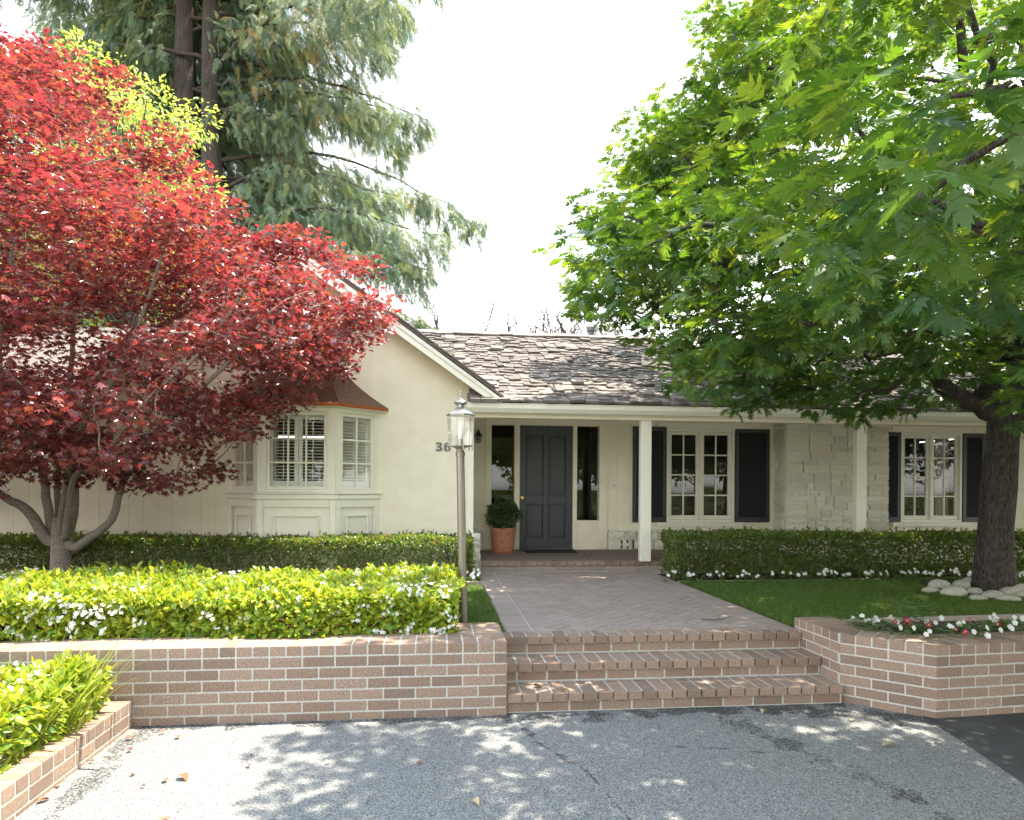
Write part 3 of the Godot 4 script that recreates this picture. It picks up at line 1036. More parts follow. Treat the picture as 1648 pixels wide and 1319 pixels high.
		local_slab("copper_lip", at, Vector3(0.002 if i == 1 else -0.01, 2.612, -0.015), Vector3(lo[i].distance_to(lo[i + 1]) - 0.002, 2.657, 0.002), mats.copper_edge, bay, 0.003)
		if i > 0:
			var seam := Build.new()
			var pts := []
			var rad := []
			for k in 8:
				var t := k / 7.0
				var q: Vector2 = lo[i].lerp(hi[i], 1.0 - pow(1.0 - t, 1.55))
				pts.append(Vector3(q.x, 2.662 + 0.60 * t, q.y))
				rad.append(0.012)
			seam.tube(pts, rad, 6)
			part("roof_seam", seam.done(), mats.copper, bay)
	var soffit := Build.new()
	soffit.prism(PackedVector2Array([lo[0], lo[1] + Vector2(0.01, -0.02), lo[2] + Vector2(-0.01, -0.02), lo[3]]), 2.602, 2.614)
	part("soffit", soffit.done(), mats.trim, bay)

func make_door(house: Node) -> void:
	var z := -11.3
	var f := Build.new()
	# frame posts, head and sill of the entrance
	for e in [[0.80, 0.90], [1.285, 1.372], [2.270, 2.340], [2.722, 2.86]]:
		f.span(Vector3(e[0], PORCH + 0.02, z - 0.12), Vector3(e[1], 2.612, z + 0.03))
	f.span(Vector3(0.80, 2.612, z - 0.12), Vector3(2.86, 2.72, z + 0.032))
	f.span(Vector3(0.901, PORCH + 0.02, z - 0.10), Vector3(1.284, 1.03, z + 0.005))
	f.span(Vector3(2.341, PORCH + 0.02, z - 0.10), Vector3(2.721, 1.03, z + 0.005))
	var e := part("entrance_frame", f.done(), mats.cream, house)
	slab("threshold", Vector3(1.373, PORCH, z - 0.12), Vector3(2.27, PORCH + 0.022, z + 0.07), mats.porch, e)
	for q in [[0.902, 1.283], [2.342, 2.720]]:
		var p := Build.new()
		p.quad(Vector3(q[0], 1.03, z - 0.03), Vector3(q[1], 1.03, z - 0.03), Vector3(q[1], 2.612, z - 0.03), Vector3(q[0], 2.612, z - 0.03))
		part("sidelight_pane", p.done(), mats.glass, e)
	var x_l := 1.376
	var x_r := 2.267
	var y_b := PORCH + 0.024
	var y_t := 2.608
	var body := Build.new()
	body.span(Vector3(x_l, y_b, z - 0.09), Vector3(x_r, y_t, z - 0.055))
	var d := part("door", body.done(), mats.door, house)
	var cols := [[1.482, 1.772], [1.862, 2.152]]
	var lines := [[0.735, 1.300], [1.440, 2.440]]
	slab("stile", Vector3(x_l, y_b, z - 0.057), Vector3(cols[0][0], y_t, z - 0.008), mats.door, d, 0.004)
	slab("stile", Vector3(cols[0][1], y_b, z - 0.057), Vector3(cols[1][0], y_t, z - 0.008), mats.door, d, 0.004)
	slab("stile", Vector3(cols[1][1], y_b, z - 0.057), Vector3(x_r, y_t, z - 0.008), mats.door, d, 0.004)
	for c in cols:
		for r in [[y_b, lines[0][0]], [lines[0][1], lines[1][0]], [lines[1][1], y_t]]:
			slab("rail", Vector3(c[0], r[0], z - 0.057), Vector3(c[1], r[1], z - 0.0085), mats.door, d, 0.004)
		var mirror: bool = c[0] < 1.6
		for k in 2:
			var lo: float = lines[k][0]
			var hi: float = lines[k][1]
			for ring in 2:
				var gap := 0.020 if ring == 0 else 0.050
				var poly := PackedVector2Array()
				for i in 13:
					var t := i / 12.0
					var up := 0.022 * sin(t * PI) + 0.008 * sin(t * TAU * (1.0 if mirror else -1.0)) if k == 1 else 0.0
					poly.append(Vector2(lerpf(c[0] + gap, c[1] - gap, t), lo + gap + up))
				for i in 13:
					var t: float = 1.0 - i / 12.0
					var q := t if mirror else 1.0 - t
					var up := 0.0
					if k == 1:
						up = -0.075 * (1.0 - smoothstep(0.05, 0.5, q)) - 0.012 * sin(q * PI)
					else:
						up = -0.045 * (1.0 - smoothstep(0.1, 0.6, q)) + 0.012 * sin(q * TAU)
					poly.append(Vector2(lerpf(c[0] + gap, c[1] - gap, t), hi - gap + up * (1.0 - ring * 0.1)))
				var pn := Build.new()
				pn.prism_z(poly, z - 0.06, z - (0.024 if ring == 0 else 0.008))
				part("moulding" if ring == 0 else "panel", pn.done(), mats.door, d)
	for s in [1.535, 2.06]:
		var r := Build.new()
		for i in 5:
			r.xf = Transform3D(Basis(Vector3.FORWARD, i * TAU / 5), Vector3(s, 2.425, z - 0.008))
			r.tube([Vector3(0, 0, 0), Vector3(0.0, 0.02, 0.006), Vector3(0.012, 0.034, 0)], [0.012, 0.012, 0.005], 6)
		part("carved_leaf", r.done(), mats.door, d)
	var knob := Build.new()
	knob.xf = Transform3D(Basis(Vector3.RIGHT, PI / 2), Vector3(1.425, 1.40, z - 0.008))
	knob.lathe([Vector2(0.034, 0), Vector2(0.034, 0.006), Vector2(0.012, 0.01), Vector2(0.012, 0.03), Vector2(0.028, 0.042), Vector2(0.031, 0.055), Vector2(0.02, 0.068), Vector2(0, 0.071)], 14)
	part("knob", knob.done(), mats.brass, d)

func shingle(w: float, l: float, t: float) -> ArrayMesh:
	var key := "shake %.3f %.3f %.3f" % [w, l, t]
	if not meshes.has(key):
		var b := Build.new()
		wedge(b, w, l, t)
		meshes[key] = b.done()
	return meshes[key]

# local: x across, z down the slope, y out of the roof; butt at z = 0
func wedge(b: Build, w: float, l: float, t: float) -> void:
	var h := w * 0.5
	var p := [Vector3(-h, 0, 0), Vector3(h, 0, 0), Vector3(h, t, 0), Vector3(-h, t, 0), Vector3(-h, 0, -l), Vector3(h, 0, -l), Vector3(h, 0.004, -l), Vector3(-h, 0.004, -l)]
	b.quad(p[0], p[1], p[2], p[3])
	b.quad(p[3], p[2], p[6], p[7])
	b.quad(p[1], p[5], p[6], p[2])
	b.quad(p[4], p[0], p[3], p[7])
	b.quad(p[5], p[4], p[7], p[6])
	b.quad(p[4], p[5], p[1], p[0])

func make_roof(house: Node) -> void:
	var eave := Vector3(0, 2.725, -9.22)
	var ridge := Vector3(0, 4.435, -12.95)
	var up := (ridge - eave).normalized()
	var nrm := up.cross(Vector3.LEFT).normalized()
	if nrm.y < 0:
		nrm = -nrm
	var len := eave.distance_to(ridge)
	var frame := Basis(Vector3.RIGHT, nrm, -up)
	var deck := Build.new()
	deck.xf = Transform3D(frame, eave)
	# deck in roof coordinates (x, z toward the eave): z from 0 at the eave to -len at the ridge; the left edge follows the valley
	deck.prism(PackedVector2Array([Vector2(0.42, 0.0), Vector2(11.6, 0.0), Vector2(11.6, -len), Vector2(-1.35, -len), Vector2(0.42, -0.9)]), -0.09, -0.01)
	var roof := part("roof", deck.done(), mats.deck, house)
	var rows := 29
	var expo := len / rows
	var rest := Build.new()
	rest.use_color = true
	var first := 0
	for r in rows + 1:
		var z := 0.05 - r * expo
		var t := clampf(-z / len, 0, 1)
		var left := lerpf(0.44, -1.3, clampf((t - 0.2) / 0.8, 0, 1))
		var x := left
		while x < 11.5:
			var w := snappedf(rf(0.09, 0.25), 0.02)
			var l := 0.42 if r < rows - 1 else 0.22
			var th: float = [0.028, 0.036, 0.046][rng.randi() % 3]
			var lift := rf(0.0, 0.016) + (0.025 if rng.randf() < 0.10 else 0.0)
			var turn := Basis(Vector3.UP, rf(-0.05, 0.05)) * Basis(Vector3.RIGHT, rf(-0.035, 0.01)) * Basis(Vector3.BACK, rf(-0.09, 0.09))
			var at := Transform3D(frame, eave) * Transform3D(turn, Vector3(x + w * 0.5, 0.012 + lift, z + rf(-0.028, 0.028)))
			var s := seen(at.origin)
			if first < 300 and r < 9 and s.x > 760 and s.x < (1120 if r > 2 else 1540):
				var o := part("shingle", shingle(w - 0.008, l, th), mats.shake[rng.randi() % 5], roof)
				o.transform = at
				first += 1
			else:
				var g: float = [0.82, 1.0, 1.2, 0.68, 1.1][rng.randi() % 5] * rf(0.85, 1.15)
				rest.tint = Color(0.182 * g, 0.156 * g, 0.143 * g)
				rest.xf = at
				wedge(rest, w - 0.008, l, th)
			x += w
	var m: StandardMaterial3D = mats.shake[2].duplicate()
	m.albedo_texture = noise_tex(0.04, [[0.2, Color(0.72, 0.72, 0.72)], [0.8, Color(1, 1, 1)]], 88)
	m.vertex_color_use_as_albedo = true
	part("shingles_far", rest.done(), m, roof, Vector3.ZERO, "stuff")
	# ridge caps
	var x := -0.9
	while x < 11.4:
		var w := rf(0.26, 0.36)
		var o := part("ridge_cap", beveled(Vector3(w, 0.03, 0.22), 0.006), mats.shake[[0, 4, 2][rng.randi() % 3]], roof, Vector3(x + w * 0.5, ridge.y + 0.05 + rf(-0.006, 0.008), ridge.z + 0.06))
		o.rotation = Vector3(0.42, 0, rf(-0.03, 0.03))
		x += w - 0.02
	# back slope
	var back := Build.new()
	back.quad_out(ridge + Vector3(-1.35, -0.02, 0), ridge + Vector3(11.6, -0.02, 0), Vector3(11.6, 2.6, -17.0), Vector3(-1.35, 2.6, -17.0), Vector3(0, 1, -1))
	back.quad_out(ridge + Vector3(-1.35, -0.06, 0), ridge + Vector3(11.6, -0.06, 0), Vector3(11.6, 2.56, -17.0), Vector3(-1.35, 2.56, -17.0), Vector3(0, -1, 1))
	part("back_slope", back.done(), mats.deck, roof)
	var p := on_z(952, 540, -13.05)
	var pipe := Build.new()
	pipe.lathe([Vector2(0.055, -0.4), Vector2(0.055, 0.08), Vector2(0.10, 0.085), Vector2(0.10, 0.16), Vector2(0.0, 0.17)], 14, p)
	part("vent_pipe", pipe.done(), mats.digit, roof)
	# gutter, fascia, beam and ceiling of the porch
	var g := Build.new()
	var profile := PackedVector2Array([Vector2(-9.34, 2.595), Vector2(-9.25, 2.595), Vector2(-9.205, 2.65), Vector2(-9.20, 2.70), Vector2(-9.19, 2.705), Vector2(-9.19, 2.716), Vector2(-9.215, 2.716), Vector2(-9.22, 2.66), Vector2(-9.255, 2.61), Vector2(-9.34, 2.61)])
	for i in profile.size():
		var a := profile[i]
		var b := profile[(i + 1) % profile.size()]
		var o := Vector3(0, -(b.x - a.x), b.y - a.y)
		g.quad_out(Vector3(0.40, a.y, a.x), Vector3(11.6, a.y, a.x), Vector3(11.6, b.y, b.x), Vector3(0.40, b.y, b.x), o)
	for e in [0.402]:
		g.quad_out(Vector3(e, 2.597, -9.338), Vector3(e, 2.597, -9.25), Vector3(e, 2.714, -9.20), Vector3(e, 2.714, -9.338), Vector3.LEFT)
	part("gutter", g.done(), mats.trim, house)
	slab("fascia", Vector3(0.45, 2.58, -9.375), Vector3(11.6, 2.72, -9.345), mats.cream, house)
	slab("porch_beam", Vector3(0.52, 2.535, -9.50), Vector3(11.6, 2.70, -9.378), mats.cream, house)
	slab("porch_ceiling", Vector3(0.50, 2.745, -11.5), Vector3(11.6, 2.775, -9.40), mats.cream, house)
	for px in [2.94, 6.185]:
		slab("porch_post", Vector3(px - 0.078, PORCH if px < 4 else LAWN, -9.49), Vector3(px + 0.078, 2.533, -9.385), mats.trim, house, 0.006)
	# gable roof over the wing
	var ra := on_z(808, 633, -9.22)
	var rb := on_z(636, 507, -9.22)
	var steep := (rb.y - ra.y) / (ra.x - rb.x)
	var peak := Vector2(-1.88, ra.y + steep * (ra.x + 1.88) - 0.06)
	for s in [-1.0, 1.0]:
		var low := Vector2(peak.x + s * (ra.x - peak.x), peak.y - steep * (ra.x - peak.x))
		var top := Build.new()
		top.prism_z(PackedVector2Array([peak + Vector2(0, 0.012), peak + Vector2(0, 0.045), low + Vector2(s * 0.03, 0.03), low + Vector2(s * 0.03, -0.005)]), -17.0, -9.22)
		part("gable_roof", top.done(), mats.deck, house)
		var rake := Build.new()
		rake.prism_z(PackedVector2Array([peak + Vector2(0, 0.008), low + Vector2(0, -0.008), low + Vector2(0, -0.15), peak + Vector2(0, -0.17)]), -9.29, -9.245)
		part("rake_board", rake.done(), mats.trim, house)
		var crown := Build.new()
		crown.prism_z(PackedVector2Array([peak + Vector2(0, 0.006), low + Vector2(0, -0.010), low + Vector2(0, -0.06), peak + Vector2(0, -0.065)]), -9.243, -9.222)
		part("rake_trim", crown.done(), mats.trim, house)
		var soffit := Build.new()
		soffit.prism_z(PackedVector2Array([peak + Vector2(0, -0.10), low + Vector2(0, -0.10), low + Vector2(0, -0.12), peak + Vector2(0, -0.12)]), -9.60, -9.292)
		part("soffit", soffit.done(), mats.cream, house)
		# shingle butts along the rake
		var k := 0.0
		while k < 3.55:
			var at := peak.lerp(low, k / 3.65)
			var o := part("shingle", beveled(Vector3(0.24, 0.02, 0.3), 0.003), mats.shake[rng.randi() % 5], roof, Vector3(at.x, at.y + 0.055 + rf(0, 0.008), -9.33))
			o.rotation.z = -s * (atan(steep) - 0.06)
			k += 0.17
	# the low wing beyond the gable
	slab("low_eave", Vector3(-10.0, 2.62, -9.8), Vector3(-4.72, 2.78, -9.45), mats.trim, house)
	var lowroof := Build.new()
	lowroof.quad_out(Vector3(-10.0, 2.80, -9.40), Vector3(-4.75, 2.80, -9.40), Vector3(-4.2, 4.4, -13.0), Vector3(-10.0, 4.4, -13.0), Vector3(0, 1, 1))
	part("low_roof", lowroof.done(), mats.shake[1], house)

func make_house() -> void:
	var h := thing("house", "cream single-storey house with shingle roof, charcoal front door and copper-roofed bay", "house")
	# gable wall
	var gable := PackedVector2Array([Vector2(-4.62, 0.2), Vector2(0.50, 0.2), Vector2(0.50, 4.74 - 0.735 * 2.38), Vector2(-1.88, 4.74), Vector2(-4.62, 4.74 - 0.735 * 2.74)])
	board_wall("gable_wall", h, gable, [Rect2(-2.17, 1.55, 0.76, 1.0)], -9.6, 0.185)
	slab("corner_board", Vector3(0.44, 0.42, -9.61), Vector3(0.516, 2.80, -9.588), mats.trim, h)
	slab("wing_side_wall", Vector3(0.36, 0.3, -11.4), Vector3(0.514, 2.74, -9.612), mats.cream, h)
	board_wall("low_wall", h, PackedVector2Array([Vector2(-10.0, 0.2), Vector2(-4.62, 0.2), Vector2(-4.62, 2.7), Vector2(-10.0, 2.7)]), [], -9.72, 0.185)
	# entrance wall
	var door_wall := PackedVector2Array([Vector2(0.50, 0.3), Vector2(5.86, 0.3), Vector2(5.86, 2.75), Vector2(0.50, 2.75)])
	board_wall("entrance_wall", h, door_wall, [Rect2(0.80, PORCH + 0.02, 2.06, 2.158), Rect2(3.895, 1.005, 1.20, 1.585)], -11.3, 0.23)
	make_door(h)
	casement(h, 3.935, 5.055, 1.045, 2.55, -11.3)
	shutter(h, 3.30, 3.885, 1.0, 2.625, -11.297)
	shutter(h, 5.11, 5.725, 1.0, 2.61, -11.297)
	slab("wall_ledge", Vector3(2.88, 0.85, -11.3), Vector3(5.82, 0.885, -11.215), mats.trim, h)
	stone_wall("stone_base", h, Transform3D(Basis(), Vector3(0, 0, -11.235)), Rect2(2.87, 0.43, 2.95, 0.42), 0.06, 0.45)
	stone_wall("stone_base", h, Transform3D(Basis(), Vector3(0, 0, -11.235)), Rect2(0.53, 0.53, 0.26, 0.32), 0.06, 0.45)
	slab("wall_ledge", Vector3(0.53, 0.852, -11.3), Vector3(0.795, 0.885, -11.215), mats.trim, h)
	stone_wall("stone_quoin", h, Transform3D(Basis(), Vector3(0, 0, -9.54)), Rect2(0.44, 0.40, 0.17, 0.53), 0.06, 0.3)
	stone_wall("stone_quoin", h, Transform3D(Basis(Vector3.UP, PI / 2), Vector3(0.615, 0, 0)), Rect2(9.56, 0.40, 1.6, 0.53), 0.10, 0.5)
	for vx in [3.10, 3.20, 3.30]:
		slab("vent_slot", Vector3(vx - 0.016, 0.56, -11.25), Vector3(vx + 0.016, 0.70, -11.218), mats.black_metal, h)
	# stone front and the second window
	stone_wall("stone_front", h, Transform3D(Basis(), Vector3(0, 0, -10.9)), Rect2(5.83, 0.40, 1.85, 2.36), 0.15, 0.55)
	stone_wall("stone_return", h, Transform3D(Basis(Vector3.UP, -PI / 2), Vector3(5.815, 0, 0)), Rect2(-11.3, 0.40, 0.38, 2.36), 0.05, 0.5)
	var far_wall := PackedVector2Array([Vector2(5.9, 0.3), Vector2(12.0, 0.3), Vector2(12.0, 2.75), Vector2(5.9, 2.75)])
	board_wall("window_wall", h, far_wall, [Rect2(8.0, 1.02, 1.15, 1.55)], -11.06, 0.25)
	casement(h, 8.04, 9.11, 1.06, 2.53, -11.06)
	shutter(h, 7.60, 7.99, 1.02, 2.575, -11.056)
	shutter(h, 9.16, 9.58, 1.02, 2.575, -11.056)
	make_bay(h)
	make_roof(h)
	# porch floor with a brick nosing
	var fl := slab("porch_floor", Vector3(0.53, 0.2, -11.29), Vector3(5.8, PORCH - 0.001, -9.655), mats.porch, h)
	slab("porch_core", Vector3(0.60, 0.2, -9.653), Vector3(5.8, PORCH - 0.006, -9.462), mats.mortar, h)
	var x := 0.625
	while x < 4.2:
		part("brick", beveled(Vector3(0.1, 0.058, 0.21), 0.003), mats.brick[rng.randi() % 5], fl, Vector3(x + 0.05, PORCH - 0.029, -9.535) - fl.position)
		x += 0.1095
	x = 0.625
	while x < 4.2:
		part("brick", beveled(Vector3(0.21, 0.066, 0.09), 0.003), mats.paver[rng.randi() % 4], fl, Vector3(x + 0.105, 0.444, -9.495) - fl.position)
		x += 0.219
	# rooms behind the windows
	var room := Build.new()
	room.span(Vector3(-10.0, 0.2, -17.2), Vector3(12.0, 2.75, -17.0))
	room.span(Vector3(11.9, 0.2, -17.0), Vector3(12.0, 2.75, -9.5))
	room.span(Vector3(-10.1, 0.2, -17.0), Vector3(-10.0, 2.75, -9.8))
	room.span(Vector3(-10.0, 0.2, -17.0), Vector3(12.0, 0.5, -11.45))
	room.span(Vector3(-4.6, 0.2, -11.45), Vector3(0.36, 0.5, -9.75))
	room.span(Vector3(-10.0, 2.78, -17.0), Vector3(12.0, 2.84, -11.5))
	room.span(Vector3(-4.6, 2.78, -11.5), Vector3(0.36, 2.84, -9.75))
	room.span(Vector3(2.95, 0.5, -13.2), Vector3(9.9, 2.78, -13.1))
	part("interior", room.done(), mats.room, h)
	var cur := Build.new()
	for k in 7:
		cur.tube([Vector3(8.86 + k * 0.035, 1.0, -11.30 + 0.02 * (k % 2)), Vector3(8.86 + k * 0.035, 2.6, -11.30 + 0.02 * (k % 2))], [0.026, 0.026], 8)
	part("curtain", cur.done(), mats.curtain, h)


# ---------------------------------------------------------------- leaf shapes (z along the leaf, length 1)
func oak_shape(fold: float, droop: float) -> ArrayMesh:
	var b := Build.new()
	var bend := func(x: float, z: float) -> Vector3: return Vector3(x, absf(x) * fold - droop * z * z, z)
	var mid := [0.13, 0.34, 0.56, 0.78]
	var sinus := [0.03, 0.12, 0.14, 0.12]
	var lobe := [[0.25, 0.16], [0.44, 0.42], [0.38, 0.70]]
	for s in [-1.0, 1.0]:
		for i in 3:
			var m0: Vector3 = bend.call(0.0, mid[i])
			var m1: Vector3 = bend.call(0.0, mid[i + 1])
			var s0: Vector3 = bend.call(s * sinus[i], mid[i])
			var s1: Vector3 = bend.call(s * sinus[i + 1], mid[i + 1] - 0.04)
			var w: float = lobe[i][0]
			var z: float = lobe[i][1] + 0.12
			var t0: Vector3 = bend.call(s * w, z)
			var t1: Vector3 = bend.call(s * (w * 0.72), z + 0.13)
			var t2: Vector3 = bend.call(s * (w * 0.62), z - 0.03)
			b.tri_out(m0, s0, m1, Vector3.UP)
			b.tri_out(s0, s1, m1, Vector3.UP)
			b.tri_out(s0, t2, s1, Vector3.UP)
			b.tri_out(t2, t0, s1, Vector3.UP)
			b.tri_out(t2, t1, s1, Vector3.UP)
		var m: Vector3 = bend.call(0.0, mid[3])
		var e: Vector3 = bend.call(s * 0.12, mid[3] - 0.04)
		b.tri_out(m, e, bend.call(s * 0.10, 0.93), Vector3.UP)
		b.tri_out(m, bend.call(s * 0.06, 0.86), bend.call(0.0, 1.02), Vector3.UP)
	b.tri_out(Vector3(-0.012, 0.01, -0.1), Vector3(0.012, 0.01, -0.1), bend.call(0.0, 0.2), Vector3.UP)
	return b.done()

func maple_shape(lobes: int, droop: float) -> ArrayMesh:
	var b := Build.new()
	var reach := [1.0, 0.92, 0.92, 0.68, 0.68, 0.40, 0.40]
	var angle := [0.0, 0.62, -0.62, 1.25, -1.25, 1.95, -1.95]
	var bend := func(x: float, z: float) -> Vector3: return Vector3(x, -droop * (x * x + z * z), z)
	for i in lobes:
		var d := Vector2(sin(angle[i]), cos(angle[i]))
		var side := Vector2(d.y, -d.x)
		var r: float = reach[i] * 0.62
		var w := r * 0.19
		var m := d * r * 0.46
		b.tri_out(Vector3.ZERO, bend.call(m.x - side.x * w, m.y - side.y * w), bend.call(d.x * r, d.y * r), Vector3.UP)
		b.tri_out(Vector3.ZERO, bend.call(m.x + side.x * w, m.y + side.y * w), bend.call(d.x * r, d.y * r), Vector3.UP)
	b.tri_out(Vector3(-0.012, 0, 0), Vector3(0.012, 0, 0), Vector3(0, 0.02, -0.4), Vector3.UP)
	return b.done()

func oval_shape(w: float, fold: float, droop: float) -> ArrayMesh:
	var b := Build.new()
	var p := [Vector3(0, 0, 0), Vector3(0, 0, 0.45), Vector3(0, -droop, 1)]
	for s in [-1.0, 1.0]:
		var q := Vector3(s * w, fold * w, 0.32)
		var r := Vector3(s * w * 0.85, fold * w - droop * 0.4, 0.66)
		b.tri_out(p[0], q, p[1], Vector3.UP)
		b.tri_out(q, r, p[1], Vector3.UP)
		b.tri_out(r, p[2], p[1], Vector3.UP)
	return b.done()

func star_shape() -> ArrayMesh:
	var b := Build.new()
	for i in 5:
		var a := TAU * i / 5
		var d := Vector3(cos(a), 0, sin(a))
		var s := Vector3(-d.z, 0, d.x)
		b.tri_out(Vector3.ZERO, d * 0.35 + s * 0.16 + Vector3(0, 0.06, 0), d * 0.52 + s * 0.1, Vector3.UP)
		b.tri_out(Vector3.ZERO, d * 0.52 + s * 0.1, d * 0.36 - s * 0.14 + Vector3(0, 0.02, 0), Vector3.UP)
	return b.done()

func pansy_shape() -> ArrayMesh:
	var b := Build.new()
	for i in 5:
		var a := TAU * i / 5 + 0.3
		for k in 4:
			var a0 := a + (k - 2) * 0.34
			var a1 := a + (k - 1) * 0.34
			var r0 := 0.5 - 0.06 * absf(k - 2)
			var r1 := 0.5 - 0.06 * absf(k - 1)
			b.tri_out(Vector3(0, 0.0, 0), Vector3(cos(a0) * r0, 0.06 + 0.02 * i, sin(a0) * r0), Vector3(cos(a1) * r1, 0.06 + 0.02 * i, sin(a1) * r1), Vector3.UP)
	return b.done()

func spray_shape(sd: int) -> ArrayMesh:
	var r := RandomNumberGenerator.new()
	r.seed = sd
	var b := Build.new()
	var last := Vector3.ZERO
	for i in 9:
		var t := (i + 1) / 9.0
		var p := Vector3(r.randf_range(-0.03, 0.03), -0.28 * t * t, t)
		var side := Vector3(0.008, 0, 0)
		b.quad_out(last - side, last + side, p + side, p - side, Vector3.UP)
		for s in [-1.0, 1.0]:
			for k in 2:
				var base := last.lerp(p, 0.25 + 0.5 * k)
				var L := (0.34 * (1.0 - t * 0.55)) * r.randf_range(0.7, 1.15)
				var d := Vector3(s * 0.8, r.randf_range(-0.65, -0.1), 0.55).normalized()
				var w := Vector3(-d.z * s, 0, d.x * s) * 0.026
				b.tri_out(base - w * 0.4, base + w * 0.4, base + d * L, Vector3.UP)
				b.tri_out(base + d * L * 0.2 - w, base + d * L * 0.5 + w, base + d * L * 0.8 - w * 0.6, Vector3.UP)
		last = p
	return b.done()

func tuft_shape(sd: int) -> ArrayMesh:
	var r := RandomNumberGenerator.new()
	r.seed = sd
	var b := Build.new()
	for i in 7:
		var a := r.randf_range(0, TAU)
		var o := Vector3(r.randf_range(-0.4, 0.4), 0, r.randf_range(-0.4, 0.4))
		var d := Vector3(cos(a), 0, sin(a))
		var s := Vector3(-d.z, 0, d.x) * 0.05
		var h := r.randf_range(0.7, 1.2)
		var mid := o + d * 0.12 + Vector3(0, h * 0.6, 0)
		b.quad(o - s, o + s, mid + s * 0.8, mid - s * 0.8)
		b.tri(mid - s * 0.8, mid + s * 0.8, o + d * r.randf_range(0.3, 0.6) + Vector3(0, h, 0))
	return b.done()


# ---------------------------------------------------------------- trees
func inside(p: Vector3, outline: PackedVector2Array) -> bool:
	return Geometry2D.is_point_in_polygon(Vector2(p.x, p.y), outline)

# whether a clump of radius r would show outside the crown's outline
func shows_outside(c: Vector3, r: float, outline: PackedVector2Array) -> bool:
	var s := seen(c)
	if s.z < 0.3:
		return false
	var k := FOC * r / s.z
	for i in 9:
		var q := Vector3(s.x, s.y, 0) if i == 8 else Vector3(s.x + k * cos(i * TAU / 8), s.y + k * sin(i * TAU / 8), 0)
		if q.x > 0 and q.x < 1648 and q.y > 0 and q.y < 1319 and not inside(q, outline):
			return true
	return false

func at_frame(p: Vector3) -> bool:
	var s := seen(p)
	return s.z > 0.3 and s.x > -200 and s.x < 1850 and s.y > 25

func limb(b: Build, from: Vector3, to: Vector3, r0: float, r1: float, sag: float, steps := 7, sides := 7, wob := 0.06) -> Array:
	var pts := []
	var rad := []
	var L := from.distance_to(to)
	var side := rdir()
	for i in steps + 1:
		var t := float(i) / steps
		var p := from.lerp(to, t)
		p.y += sag * sin(t * PI) * L
		if i > 0 and i < steps:
			p += (side * sin(t * 5.0) + rdir() * 0.6) * wob * L * 0.35
		pts.append(p)
		rad.append(lerpf(r0, r1, pow(t, 0.8)))
	b.tube(pts, rad, sides)
	return pts

